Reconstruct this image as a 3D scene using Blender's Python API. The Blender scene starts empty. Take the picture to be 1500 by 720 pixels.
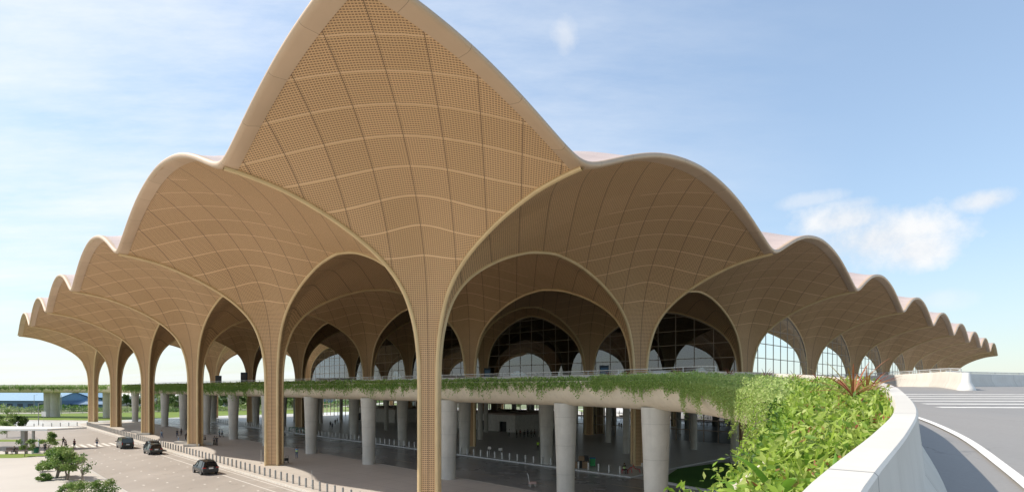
import bpy, math, random
import numpy as np
from mathutils import Vector, Matrix
SC = bpy.context.scene
COL = SC.collection
RT = math.sqrt(0.5)
EYE = 10.8                      # eye height above the arrivals forecourt
F = 816.0
C0 = (-7.75, 52.3)              # corner column of the canopy, camera at (0,0)
S = 36.0
rnd = random.Random(7)
nr = np.random.default_rng(11)

def LR(l, r):                   # metres along the two grid directions -> plan position
    return (C0[0] + (r - l) * RT, C0[1] + (r + l) * RT)

# ------------------------------------------------------------------ materials
def newmat(name):
    m = bpy.data.materials.new(name); m.use_nodes = True
    nt = m.node_tree
    for n in list(nt.nodes): nt.nodes.remove(n)
    out = nt.nodes.new('ShaderNodeOutputMaterial')
    return m, nt, out
class NT:
    def __init__(s, nt): s.nt = nt
    def n(s, t, **k):
        nd = s.nt.nodes.new(t)
        for a, b in k.items(): setattr(nd, a, b)
        return nd
    def l(s, a, b): s.nt.links.new(a, b)
    def math(s, op, a, b=None, c=None, clamp=False):
        nd = s.n('ShaderNodeMath', operation=op); nd.use_clamp = clamp
        for i, v in enumerate((a, b, c)):
            if v is None: continue
            if isinstance(v, (int, float)): nd.inputs[i].default_value = v
            else: s.l(v, nd.inputs[i])
        return nd.outputs[0]
    def mix(s, f, a, b):
        nd = s.n('ShaderNodeMix', data_type='RGBA')
        for i, v in ((0, f), (6, a), (7, b)):
            if isinstance(v, (int, float)): nd.inputs[i].default_value = v
            elif isinstance(v, tuple): nd.inputs[i].default_value = (*v, 1) if len(v) == 3 else v
            else: s.l(v, nd.inputs[i])
        return nd.outputs[2]
    def noise(s, vec, scale, detail=4, rough=.55):
        nd = s.n('ShaderNodeTexNoise'); nd.inputs['Scale'].default_value = scale
        nd.inputs['Detail'].default_value = detail; nd.inputs['Roughness'].default_value = rough
        if vec is not None: s.l(vec, nd.inputs['Vector'])
        return nd.outputs[0]
    def ramp(s, v, p0, p1):
        nd = s.n('ShaderNodeMapRange'); nd.inputs[1].default_value = p0; nd.inputs[2].default_value = p1
        s.l(v, nd.inputs[0]); return nd.outputs[0]
def bsdf(k, out, rough=.6, metal=0., spec=.5):
    b = k.n('ShaderNodeBsdfPrincipled'); b.inputs['Roughness'].default_value = rough
    b.inputs['Metallic'].default_value = metal
    b.inputs['Specular IOR Level'].default_value = spec
    k.l(b.outputs[0], out.inputs[0]); return b

def mat_plain(name, c, rough=.6, metal=0., var=.12, scale=1.5, spec=.5, bump=0.):
    m, nt, out = newmat(name); k = NT(nt); b = bsdf(k, out, rough, metal, spec)
    tc = k.n('ShaderNodeTexCoord').outputs['Object']
    n1 = k.noise(tc, scale, 5, .6)
    f = k.ramp(n1, .3, .7)
    lo = tuple(max(0, x * (1 - var)) for x in c); hi = tuple(min(1, x * (1 + var)) for x in c)
    k.l(k.mix(f, lo, hi), b.inputs['Base Color'])
    if bump:
        bp = k.n('ShaderNodeBump'); bp.inputs['Strength'].default_value = bump; bp.inputs['Distance'].default_value = .02
        k.l(k.noise(tc, scale * 12, 4, .6), bp.inputs['Height']); k.l(bp.outputs[0], b.inputs['Normal'])
    return m

def mat_grille():
    m, nt, out = newmat('bronze_grille'); k = NT(nt); b = bsdf(k, out, .5, .0, .4)
    uv = k.n('ShaderNodeUVMap'); uv.uv_map = 'UVMap'
    sep = k.n('ShaderNodeSeparateXYZ'); k.l(uv.outputs[0], sep.inputs[0])
    x, y = sep.outputs[0], sep.outputs[1]
    fx = k.math('FRACT', k.math('DIVIDE', x, 0.18856)); fy = k.math('FRACT', k.math('DIVIDE', y, 0.19))
    hx = k.math('GREATER_THAN', fx, .3); hy = k.math('GREATER_THAN', fy, .52)
    hole = k.math('MULTIPLY', hx, hy)
    # solid bands across, dark seams along
    by = k.math('FRACT', k.math('DIVIDE', y, 2.86)); band = k.math('MULTIPLY', k.math('LESS_THAN', by, .055), k.math('MULTIPLY', k.math('LESS_THAN', y, 500), k.math('GREATER_THAN', y, 21.5)))
    sx = k.math('PINGPONG', x, 1.4142); seam = k.math('LESS_THAN', sx, .026)
    hole = k.math('MULTIPLY', hole, k.math('SUBTRACT', 1, band))
    # slight panel-to-panel tone
    cell = k.n('ShaderNodeCombineXYZ')
    k.l(k.math('FLOOR', k.math('DIVIDE', x, 2.8284)), cell.inputs[0]); k.l(k.math('FLOOR', k.math('DIVIDE', y, 2.86)), cell.inputs[1])
    wn = k.n('ShaderNodeTexWhiteNoise', noise_dimensions='2D'); k.l(cell.outputs[0], wn.inputs['Vector'])
    tone = k.ramp(wn.outputs[0], -.0, 1.)
    geo = k.n('ShaderNodeTexCoord').outputs['Object']
    blot = k.ramp(k.noise(geo, .12, 4), .3, .7)
    bar = k.mix(tone, (.65, .425, .225), (.71, .465, .255))
    bar = k.mix(k.math('MULTIPLY', blot, .25), bar, (.62, .405, .235))
    c = k.mix(band, bar, (.72, .49, .285))
    c = k.mix(hole, c, (.235, .135, .066))
    c = k.mix(seam, c, (.16, .095, .055))
    k.l(c, b.inputs['Base Color'])
    hgt = k.math('SUBTRACT', 1, k.math('MAXIMUM', hole, seam))
    bp = k.n('ShaderNodeBump'); bp.inputs['Strength'].default_value = .35; bp.inputs['Distance'].default_value = .05
    k.l(hgt, bp.inputs['Height']); k.l(bp.outputs[0], b.inputs['Normal'])
    return m
def mat_seamed(name, c, dark, pitch, axis=0, rough=.4, metal=.2, w=.03, var=.1):
    m, nt, out = newmat(name); k = NT(nt); b = bsdf(k, out, rough, metal)
    uv = k.n('ShaderNodeUVMap'); uv.uv_map = 'UVMap'
    sep = k.n('ShaderNodeSeparateXYZ'); k.l(uv.outputs[0], sep.inputs[0])
    s = k.math('LESS_THAN', k.math('PINGPONG', sep.outputs[axis], pitch / 2), w / 2)
    fl = k.math('FLOOR', k.math('DIVIDE', sep.outputs[axis], pitch))
    wn = k.n('ShaderNodeTexWhiteNoise', noise_dimensions='1D'); k.l(fl, wn.inputs['W'])
    tc = k.n('ShaderNodeTexCoord').outputs['Object']
    t = k.math('ADD', k.math('MULTIPLY', wn.outputs[0], .5), k.math('MULTIPLY', k.ramp(k.noise(tc, .35, 5), .3, .7), .5))
    base = k.mix(t, tuple(v * (1 - var) for v in c), tuple(min(1, v * (1 + var)) for v in c))
    k.l(k.mix(s, base, dark), b.inputs['Base Color'])
    return m
def mat_glass(name='tinted_glass', tint=(.31, .35, .39)):
    m, nt, out = newmat(name); k = NT(nt)
    tr = k.n('ShaderNodeBsdfTransparent'); tr.inputs[0].default_value = (*tint, 1)
    gl = k.n('ShaderNodeBsdfGlossy'); gl.inputs['Roughness'].default_value = .01
    gl.inputs[0].default_value = (.9, .95, 1, 1)
    fr = k.n('ShaderNodeFresnel'); fr.inputs[0].default_value = 2.1
    mx = k.n('ShaderNodeMixShader')
    k.l(k.math('MULTIPLY', fr.outputs[0], 1.0, clamp=True), mx.inputs[0])
    k.l(tr.outputs[0], mx.inputs[1]); k.l(gl.outputs[0], mx.inputs[2]); k.l(mx.outputs[0], out.inputs[0])
    return m
def mat_leaf(name, cols, trans=.35):
    m, nt, out = newmat(name); k = NT(nt)
    at = k.n('ShaderNodeAttribute', attribute_name='tint')
    cr = k.n('ShaderNodeValToRGB'); k.l(at.outputs['Fac'], cr.inputs[0])
    e = cr.color_ramp.elements
    e[0].position = 0; e[0].color = (*cols[0], 1); e[1].position = 1; e[1].color = (*cols[-1], 1)
    for i, c in enumerate(cols[1:-1]):
        q = e.new((i + 1) / (len(cols) - 1)); q.color = (*c, 1)
    b = k.n('ShaderNodeBsdfPrincipled'); b.inputs['Roughness'].default_value = .5; b.inputs['Specular IOR Level'].default_value = .35
    t = k.n('ShaderNodeBsdfTranslucent'); mx = k.n('ShaderNodeMixShader'); mx.inputs[0].default_value = trans
    k.l(cr.outputs[0], b.inputs['Base Color']); k.l(cr.outputs[0], t.inputs[0])
    k.l(b.outputs[0], mx.inputs[1]); k.l(t.outputs[0], mx.inputs[2]); k.l(mx.outputs[0], out.inputs[0])
    return m
def mat_concrete(name, c, joints=None, rough=.75, streak=.0, spec=.4, scale=.5, var=.16):
    m, nt, out = newmat(name); k = NT(nt); b = bsdf(k, out, rough, 0, spec)
    tc = k.n('ShaderNodeTexCoord').outputs['Object']
    a = k.ramp(k.noise(tc, scale, 8, .65), .3, .72)
    col = k.mix(a, tuple(v * (1 - var) for v in c), tuple(min(1, v * (1 + var * .6)) for v in c))
    fine = k.ramp(k.noise(tc, 25, 3, .6), .35, .65)
    col = k.mix(k.math('MULTIPLY', fine, .12), col, tuple(v * .6 for v in c))
    if streak:
        mp = k.n('ShaderNodeMapping'); mp.inputs['Scale'].default_value = (1.6, 1.6, .08); k.l(tc, mp.inputs[0])
        st = k.ramp(k.noise(mp.outputs[0], 1.2, 6, .7), .52, .75)
        col = k.mix(k.math('MULTIPLY', st, streak), col, tuple(v * .45 for v in c))
    if joints:
        sep = k.n('ShaderNodeSeparateXYZ'); k.l(tc, sep.inputs[0])
        if joints == 'z':
            j = k.math('LESS_THAN', k.math('PINGPONG', sep.outputs[2], 1.35), .012)
        else:
            u = k.math('MULTIPLY', k.math('ADD', sep.outputs[0], sep.outputs[1]), RT)
            v = k.math('MULTIPLY', k.math('SUBTRACT', sep.outputs[0], sep.outputs[1]), RT)
            j = k.math('MAXIMUM', k.math('LESS_THAN', k.math('PINGPONG', u, joints / 2), .03), k.math('LESS_THAN', k.math('PINGPONG', v, joints / 2), .03))
        col = k.mix(k.math('MULTIPLY', j, .5), col, tuple(v * .35 for v in c))
    k.l(col, b.inputs['Base Color'])
    bp = k.n('ShaderNodeBump'); bp.inputs['Strength'].default_value = .15; bp.inputs['Distance'].default_value = .01
    k.l(k.noise(tc, 30, 4, .6), bp.inputs['Height']); k.l(bp.outputs[0], b.inputs['Normal'])
    return m
def mat_road(name, c, rough=.6, along=None, wear=.3, spec=.4):
    m, nt, out = newmat(name); k = NT(nt); b = bsdf(k, out, rough, 0, spec)
    tc = k.n('ShaderNodeTexCoord').outputs['Object']
    mp = k.n('ShaderNodeMapping'); mp.inputs['Rotation'].default_value = (0, 0, math.radians(45)); mp.inputs['Scale'].default_value = (.5, .04, 1)
    k.l(tc, mp.inputs[0])
    st = k.ramp(k.noise(mp.outputs[0], 1., 6, .65), .38, .68)
    bl = k.ramp(k.noise(tc, .09, 6, .6), .35, .7)
    fine = k.noise(tc, 14, 4, .7)
    col = k.mix(k.math('MULTIPLY', st, wear), c, tuple(min(1, v * 1.45) for v in c))
    col = k.mix(k.math('MULTIPLY', bl, .35), col, tuple(v * .72 for v in c))
    col = k.mix(k.math('MULTIPLY', k.ramp(fine, .35, .65), .16), col, tuple(v * .5 for v in c))
    vo = k.n('ShaderNodeTexVoronoi', feature='DISTANCE_TO_EDGE'); vo.inputs['Scale'].default_value = .11
    wv = k.n('ShaderNodeVectorMath', operation='ADD'); k.l(tc, wv.inputs[0])
    nn_ = k.n('ShaderNodeTexNoise'); nn_.inputs['Scale'].default_value = .6; nn_.inputs['Detail'].default_value = 6; k.l(tc, nn_.inputs['Vector'])
    sc_ = k.n('ShaderNodeVectorMath', operation='SCALE'); k.l(nn_.outputs['Color'], sc_.inputs[0]); sc_.inputs['Scale'].default_value = 4.; k.l(sc_.outputs[0], wv.inputs[1]); k.l(wv.outputs[0], vo.inputs['Vector'])
    cr = k.math('MULTIPLY', k.math('LESS_THAN', vo.outputs['Distance'], .004), k.ramp(k.noise(tc, .2, 3), .45, .6))
    col = k.mix(k.math('MULTIPLY', cr, .6), col, tuple(v * .35 for v in c))
    oil = k.ramp(k.noise(tc, .55, 4, .5), .66, .78)
    col = k.mix(k.math('MULTIPLY', oil, .3), col, tuple(v * .45 for v in c))
    k.l(col, b.inputs['Base Color'])
    r = k.math('ADD', k.math('MULTIPLY', bl, -.12), rough); k.l(r, b.inputs['Roughness'])
    return m
def mat_grass(name, a, c):
    m, nt, out = newmat(name); k = NT(nt); b = bsdf(k, out, .8, 0, .2)
    tc = k.n('ShaderNodeTexCoord').outputs['Object']
    n = k.ramp(k.noise(tc, .15, 6, .7), .35, .65); n2 = k.ramp(k.noise(tc, 3, 5, .7), .35, .65)
    col = k.mix(n, a, c); col = k.mix(k.math('MULTIPLY', n2, .4), col, tuple(v * .55 for v in a))
    k.l(col, b.inputs['Base Color']); return m

def mat_parapet():
    m, nt, out = newmat('parapet_concrete'); k = NT(nt); b = bsdf(k, out, .55, 0, .35)
    uv = k.n('ShaderNodeUVMap'); uv.uv_map = 'UVMap'
    sep = k.n('ShaderNodeSeparateXYZ'); k.l(uv.outputs[0], sep.inputs[0])
    tc = k.n('ShaderNodeTexCoord').outputs['Object']
    j = k.math('LESS_THAN', k.math('PINGPONG', sep.outputs[0], 1.9), .011)
    fl = k.math('FLOOR', k.math('DIVIDE', sep.outputs[0], 3.8)); wn = k.n('ShaderNodeTexWhiteNoise', noise_dimensions='1D'); k.l(fl, wn.inputs['W'])
    cv = k.n('ShaderNodeCombineXYZ'); k.l(k.math('MULTIPLY', sep.outputs[0], 5.), cv.inputs[0]); k.l(k.math('MULTIPLY', sep.outputs[1], .35), cv.inputs[1])
    st = k.ramp(k.noise(cv.outputs[0], 1., 7, .7), .5, .74)
    low = k.ramp(sep.outputs[1], 1.1, .1)
    bl = k.ramp(k.noise(tc, 1.3, 7, .65), .4, .72)
    col = k.mix(wn.outputs[0], (.60, .57, .515), (.67, .64, .585))
    col = k.mix(k.math('MULTIPLY', bl, .4), col, (.5, .47, .42))
    col = k.mix(k.math('MULTIPLY', st, k.math('ADD', .12, k.math('MULTIPLY', low, .4))), col, (.33, .30, .26))
    scuff = k.ramp(k.noise(tc, 5, 9, .75), .66, .74)
    col = k.mix(k.math('MULTIPLY', scuff, .3), col, (.3, .28, .25))
    col = k.mix(k.math('MULTIPLY', j, .75), col, (.16, .15, .14))
    k.l(col, b.inputs['Base Color'])
    bp = k.n('ShaderNodeBump'); bp.inputs['Strength'].default_value = .25; bp.inputs['Distance'].default_value = .006
    k.l(k.noise(tc, 22, 6, .7), bp.inputs['Height']); k.l(bp.outputs[0], b.inputs['Normal'])
    return m
M = {}
M['parapet'] = mat_parapet()
M['grille'] = mat_grille()
M['rib'] = mat_plain('gold_rib', (.68, .51, .28), .38, .15, .08, .6)
M['fascia'] = mat_seamed('champagne_fascia', (.57, .41, .275), (.3, .21, .14), 4.2, 0, .42, .1)
M['roof'] = mat_seamed('roof_sheet', (.60, .47, .41), (.3, .22, .19), .6, 0, .4, .1, .03, .1)
M['glass'] = mat_glass()
M['mull'] = mat_plain('dark_bronze_mullion', (.36, .29, .23), .5, .2)
M['conc'] = mat_concrete('board_concrete', (.58, .555, .50), 'z', .7, .25)
M['beam'] = mat_concrete('beam_concrete', (.68, .60, .47), None, .7, .3, scale=.35)
M['white'] = mat_concrete('white_concrete', (.80, .78, .745), None, .45, .07, scale=.8, var=.05)
M['wall'] = mat_plain('white_wall', (.74, .72, .67), .7)
M['floor'] = mat_concrete('polished_floor', (.4, .4, .4), None, .35)
M['pave'] = mat_concrete('light_paving', (.56, .51, .46), 3.0, .6, scale=.06, var=.14)
M['pave2'] = mat_concrete('grey_paving', (.62, .61, .59), 6.0, .35, scale=.06, var=.12)
M['garden_pave'] = mat_concrete('garden_paving', (.54, .50, .455), None, .7, scale=.1, var=.1)
M['fore'] = mat_road('forecourt_asphalt', (.40, .36, .325), .6)
M['dark'] = mat_road('wet_looking_asphalt', (.29, .28, .27), .32, wear=.5)
M['deckroad'] = mat_road('ramp_asphalt', (.27, .255, .24), .62, wear=.15)
M['paint'] = mat_plain('road_paint', (.74, .72, .68), .6, 0, .12, 2)
M['kerb'] = mat_plain('kerb_stone', (.58, .55, .5), .7)
M['yellowpaint'] = mat_plain('faded_yellow_paint', (.40, .33, .2), .6)
M['ground'] = mat_grass('scrub_ground', (.085, .12, .035), (.17, .19, .07))
M['lawn'] = mat_grass('lawn_sunny', (.14, .22, .035), (.22, .28, .05))
M['lawn2'] = mat_grass('lawn_shade', (.07, .19, .04), (.11, .25, .05))  # darker copy of the sunny lawn green, shade put into the colour
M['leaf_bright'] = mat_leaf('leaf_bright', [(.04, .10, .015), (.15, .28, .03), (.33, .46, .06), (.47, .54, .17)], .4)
M['leaf_vine'] = mat_leaf('leaf_vine', [(.09, .18, .04), (.20, .34, .075), (.35, .48, .13), (.48, .55, .22)], .35)
M['leaf_far'] = mat_leaf('leaf_far', [(.03, .08, .015), (.07, .13, .025), (.13, .19, .04)], .3)
M['leaf_red'] = mat_leaf('leaf_red', [(.20, .05, .03), (.38, .14, .07), (.30, .24, .06)], .3)
M['strap'] = mat_leaf('leaf_strap', [(.10, .24, .03), (.22, .42, .05)], .35)
M['bark'] = mat_plain('bark', (.2, .165, .125), .8, 0, .3, 6)
M['soil'] = mat_plain('soil', (.09, .07, .045), .9, 0, .3, 4)
M['steel'] = mat_plain('pale_steel', (.62, .62, .6), .4, .3)
M['galv'] = mat_plain('grey_steel', (.34, .34, .33), .5, .3)
M['black'] = mat_plain('black_plastic', (.02, .02, .02), .5)
M['rubber'] = mat_plain('tyre_rubber', (.018, .018, .018), .8)
M['carpaint'] = mat_plain('dark_car_paint', (.028, .032, .036), .22, .4, .05, 1, .6)
M['carpaint2'] = mat_plain('grey_green_paint', (.05, .06, .058), .25, .4, .05, 1, .6)
M["carglass"] = mat_plain('car_glass', (.012, .014, .016), .06, 0, .05, 1, .8)
M['redlamp'] = mat_plain('tail_lamp', (.35, .02, .015), .25)
M['plate'] = mat_plain('number_plate', (.7, .7, .68), .4)
M['rim'] = mat_plain('alloy_rim', (.45, .45, .46), .3, .7)
M['chrome'] = mat_plain('chrome', (.6, .6, .6), .2, .9)
def solid(n, c, r=.75, **k):
    if n not in M: M[n] = mat_plain(n, c, r, **k)
    return M[n]

# ------------------------------------------------------------------ mesh builder
class MB:
    def __init__(s): s.v = []; s.f = []; s.uv = []; s.mi = []
    def vert(s, p): s.v.append(tuple(p)); return len(s.v) - 1
    def face(s, idx, uvs=None, mi=0):
        s.f.append(tuple(idx)); s.mi.append(mi)
        s.uv.extend(uvs if uvs is not None else [(0, 0)] * len(idx))
    def quad(s, a, b, c, d, uvs=None):
        i = len(s.v); s.v += [tuple(a), tuple(b), tuple(c), tuple(d)]; s.face((i, i + 1, i + 2, i + 3), uvs)
    def grid(s, P, UV=None, flip=False, closed=False):   # P[i][j] points
        n, m = len(P), len(P[0]); b = len(s.v)
        for row in P: s.v += [tuple(map(float, q)) for q in row]
        for i in range(n - 1):
            for j in range(m if closed else m - 1):
                j2 = (j + 1) % m
                q = [(i, j), (i, j2), (i + 1, j2), (i + 1, j)]
                if flip: q = q[::-1]
                uv = [tuple(map(float, UV[a][c])) for a, c in q] if UV is not None else None
                s.face([b + a * m + c for a, c in q], uv)
    def box(s, c, d, rz=0., taper=1.):       # centre, full dims
        ca, sa = math.cos(rz), math.sin(rz); b = len(s.v)
        for z in (-1, 1):
            t = taper if z > 0 else 1.
            for x, y in ((-1, -1), (1, -1), (1, 1), (-1, 1)):
                X, Y = x * d[0] / 2 * t, y * d[1] / 2 * t
                s.v.append((c[0] + X * ca - Y * sa, c[1] + X * sa + Y * ca, c[2] + z * d[2] / 2))
        for q in ((3, 2, 1, 0), (4, 5, 6, 7), (0, 1, 5, 4), (1, 2, 6, 5), (2, 3, 7, 6), (3, 0, 4, 7)):
            s.face([b + i for i in q])
    def tube(s, pts, rad, n=8, cap=True):
        pts = [Vector(p) for p in pts]; R = rad if hasattr(rad, '__len__') else [rad] * len(pts)
        rows = []; up = None
        for i, p in enumerate(pts):
            t = (pts[min(i + 1, len(pts) - 1)] - pts[max(i - 1, 0)])
            t = t.normalized() if t.length > 1e-9 else Vector((0, 0, 1))
            if up is None:
                up = Vector((0, 0, 1)) if abs(t.z) < .9 else Vector((1, 0, 0))
                up = (up - t * up.dot(t)).normalized()
            else:
                up = (up - t * up.dot(t)).normalized()
            w = t.cross(up)
            rows.append([p + (up * math.cos(a) + w * math.sin(a)) * R[i] for a in [2 * math.pi * k / n for k in range(n)]])
        b = len(s.v); s.grid(rows, closed=True)
        if cap:
            s.face([b + k for k in range(n)]); e = b + (len(pts) - 1) * n; s.face([e + k for k in range(n)][::-1])
    def lathe(s, prof, c=(0, 0, 0), n=20):   # prof (r,z)
        rows = [[(c[0] + r * math.cos(2 * math.pi * k / n), c[1] + r * math.sin(2 * math.pi * k / n), c[2] + z) for k in range(n)] for r, z in prof]
        b = len(s.v); s.grid(rows, closed=True)
        e = b + (len(prof) - 1) * n; s.face([b + k for k in range(n)][::-1]); s.face([e + k for k in range(n)])
    def ellipsoid(s, c, r, n=10, m=6):
        rows = []
        for i in range(m + 1):
            a = math.pi * i / m
            rows.append([(c[0] + r[0] * math.sin(a) * math.cos(2 * math.pi * k / n), c[1] + r[1] * math.sin(a) * math.sin(2 * math.pi * k / n), c[2] + r[2] * math.cos(a)) for k in range(n)])
        s.grid(rows, closed=True)
    def build(s, name, mat, parent=None, smooth=True, loc=None):
        me = bpy.data.meshes.new(name); me.from_pydata(s.v, [], s.f)
        if any(u != (0, 0) for u in s.uv[:200]) or any(u != (0, 0) for u in s.uv[-40:]):
            uvl = me.uv_layers.new(name='UVMap'); uvl.data.foreach_set('uv', np.array(s.uv, dtype=np.float32).ravel())
        mats = mat if isinstance(mat, (list, tuple)) else [mat]
        for q in mats: me.materials.append(q)
        if len(mats) > 1: me.polygons.foreach_set('material_index', s.mi)
        if smooth:
            me.polygons.foreach_set('use_smooth', [True] * len(me.polygons))
            try: me.set_sharp_from_angle(angle=math.radians(38))
            except Exception: pass
        me.update()
        o = bpy.data.objects.new(name, me); COL.objects.link(o)
        if parent: o.parent = parent
        if loc: o.location = loc
        return o
def empty(name, loc=(0, 0, 0), rz=0., label=None, cat=None, group=None):
    o = bpy.data.objects.new(name, None); COL.objects.link(o); o.location = loc; o.rotation_euler = (0, 0, rz)
    o.empty_display_size = .2
    return tag(o, label, cat, group)
def tag(o, label=None, cat=None, group=None, kind=None):
    if label: o['label'] = label
    if cat: o['category'] = cat
    if group: o['group'] = group
    if kind: o['kind'] = kind
    return o
def struct(o): o['kind'] = 'structure'; return o
def copy_thing(src, loc, rz=None, label=None):
    r = src.copy(); COL.objects.link(r); r.location = loc
    if rz is not None: r.rotation_euler = (0, 0, rz)
    if label: r['label'] = label
    for ch in src.children:
        c = ch.copy(); COL.objects.link(c); c.parent = r
        for g in ch.children:
            d = g.copy(); COL.objects.link(d); d.parent = c
    return r
# fast leaf cloud: centres, sizes, random orientation (optionally biased normal)
def leaves(name, C, L, W, mat, parent=None, tint=None, nbias=None, droop=None, fold=.25):
    n = len(C); C = np.asarray(C, float)
    a = nr.normal(size=(n, 3))
    if droop is not None: a = a * .55 + np.asarray(droop)
    a /= np.linalg.norm(a, axis=1)[:, None]
    b = nr.normal(size=(n, 3))
    if nbias is not None: b = b * .6 + np.asarray(nbias)
    nn = b - a * np.sum(a * b, 1)[:, None]; nn /= np.linalg.norm(nn, axis=1)[:, None]
    w = np.cross(a, nn)
    L = np.broadcast_to(np.asarray(L, float), (n,))[:, None]; W = np.broadcast_to(np.asarray(W, float), (n,))[:, None]
    base = C; tip = C + a * L; m1 = C + a * L * .45 + w * W * .5 + nn * W * fold; m2 = C + a * L * .45 - w * W * .5 + nn * W * fold
    V = np.stack([base, m1, tip, m2], 1).reshape(-1, 3)
    i = np.arange(n) * 4
    Fc = np.stack([np.stack([i, i + 1, i + 2], 1), np.stack([i, i + 2, i + 3], 1)], 1).reshape(-1, 3)
    me = bpy.data.meshes.new(name)
    me.vertices.add(len(V)); me.vertices.foreach_set('co', V.ravel())
    me.loops.add(len(Fc) * 3); me.loops.foreach_set('vertex_index', Fc.ravel())
    me.polygons.add(len(Fc)); me.polygons.foreach_set('loop_start', np.arange(len(Fc)) * 3)
    me.update(calc_edges=True)
    if tint is None: tint = nr.random(n)
    at = me.attributes.new('tint', 'FLOAT', 'POINT'); at.data.foreach_set('value', np.repeat(np.clip(tint, 0, 1), 4).astype(np.float32))
    me.materials.append(mat)
    o = bpy.data.objects.new(name, me); COL.objects.link(o)
    if parent: o.parent = parent
    return o
# ------------------------------------------------------------------ the vaulted roof
def spline(tab, n):
    t = np.array(tab, float); k = len(t); out = []
    d = np.zeros_like(t)
    sl = np.diff(t, axis=0)
    for c in range(t.shape[1]):
        for i in range(1, k - 1):
            a, b = sl[i - 1, c], sl[i, c]
            d[i, c] = 0 if a * b <= 0 else 2 * a * b / (a + b)
        d[0, c] = sl[0, c]; d[-1, c] = sl[-1, c] * (.2 if c == 1 else 1)
    for s in np.linspace(0, k - 1, n):
        i = min(int(s), k - 2); u = s - i
        h = (2 * u**3 - 3 * u**2 + 1, u**3 - 2 * u**2 + u, -2 * u**3 + 3 * u**2, u**3 - u**2)
        out.append(h[0] * t[i] + h[1] * d[i] + h[2] * t[i + 1] + h[3] * d[i + 1])
    return np.array(out)
RIB = [(1.15, -10.8), (1.15, -1), (1.2, 2), (1.47, 4.6), (2.05, 6.9), (3.1, 9.1), (5.1, 11.2), (8., 13.0), (11., 14.3), (14.5, 15.3), (18., 15.7), (21.5, 15.8), (25.456, 15.8)]
DIA = [(.813, -10.8), (.813, -1), (.85, 2), (1.02, 4.8), (1.38, 7.5), (2.4, 10.5), (5.1, 13.8), (8., 15.9), (11., 17.4), (14.5, 18.7), (18., 19.5), (21.5, 20.05), (25.456, 20.3)]
NS = 49
R_ = spline(RIB, NS); D_ = spline(DIA, NS)
Ddense = spline(DIA, 400); DL = np.concatenate([[0], np.cumsum(np.hypot(*np.diff(Ddense, axis=0).T))])
def sstep(x): x = np.clip(x, 0, 1); return x * x * (3 - 2 * x)
def quarter(phi):               # curve s -> (rho, z) for plan angle phi (0..90 deg), cut at the cell edge
    f = min(phi, math.pi / 2 - phi)
    W = (math.sqrt(2) - 1 / math.cos(math.pi / 4 - f)) / (math.sqrt(2) - 1)
    rho = R_[:, 0] + (D_[:, 0] - R_[:, 0]) * W
    z = R_[:, 1] + (D_[:, 1] - R_[:, 1]) * math.sin(2 * f)
    end = 18 / math.cos(f)
    i = np.arange(NS, dtype=float); ie = float(np.interp(end, rho + i * 1e-7, i))
    t = np.linspace(0, ie, NS)
    return np.interp(t, i, rho), np.interp(t, i, z)
def liftfn(l, r):
    m = np.clip(np.minimum(np.minimum(l, r), np.minimum(5 - l, 9 - r)), 0, None)
    return np.where(m < 1.5, 1.2 * m * m, 2.7 + 1.2 * (m - 1.5))
PH = [math.radians(a) for a in (0, 3, 6, 10, 14, 18, 22.5, 27, 31.5, 36, 40.5, 45)]
PH = PH + [math.pi / 2 - p for p in PH[-2::-1]]
QC = [quarter(p) for p in PH]
def fan(cl, cr, su, sv):        # one vault panel of the column at grid node (cl, cr)
    P, UV, UW = [], [], []
    for p, (rho, z) in zip(PH, QC):
        u, v = rho * math.cos(p), rho * math.sin(p)
        L = cl * S + su * u; Rr = cr * S + sv * v
        zz = z + liftfn(L / S, Rr / S) * np.clip(z / 15.8, 0, 1.3)
        q = (u + v) * RT; k = (u - v) * RT
        y1 = np.interp(q, Ddense[:, 0], DL); y2 = np.interp(z, Ddense[:, 1], DL)
        b = sstep((z - 9) / 5.)
        y = y1 * b + y2 * (1 - b)
        P.append([(*LR(L[i], Rr[i]), zz[i]) for i in range(NS)])
        if su * sv > 0: UV.append([((Rr[i] - L[i]) * RT + 2000 * 2.8284, y[i]) for i in range(NS)])
        else:
            UV.append([(k[i] + 100 * 2.8284, y[i]) for i in range(NS)])
            UW.append([((Rr[i] - L[i]) * RT + 2000 * 2.8284, 1000 + (Rr[i] + L[i]) * RT) for i in range(NS)])
    m = MB(); fl = su * sv < 0
    if not fl: m.grid(P, UV)
    else:
        j = int(np.argmax(R_[:, 0] > 3.0))
        m.grid([r[:j + 1] for r in P], [r[:j + 1] for r in UV], flip=True)
        m.grid([r[j:] for r in P], [r[j:] for r in UW], flip=True)
    return m
def ribmesh(cl, cr, du, dv, n=8):
    pts = []
    for t, z in [q for q in R_ if q[0] < 17.99] + [(18., 15.7)]:
        L = cl * S + du * t; Rr = cr * S + dv * t
        pts.append((*LR(L, Rr), z + float(liftfn(L / S, Rr / S)) * min(max(z / 15.8, 0), 1.3) - (.05 if z > 9 else 0)))
    m = MB(); m.tube(pts, .2, n, cap=False); return m
terminal = empty('airport_terminal', (*LR(0, 0), -EYE), 0, 'long airport terminal under a scalloped bronze vaulted roof on tree-like columns', 'building')
TO = Vector((*LR(0, 0), -EYE))
def tpart(mb, name, mat, parent=None, smooth=True):
    o = mb.build(name, mat, parent or terminal, smooth)
    if parent is None: o.location = -TO
    return o
NL, NR_ = 5, 9
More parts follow.
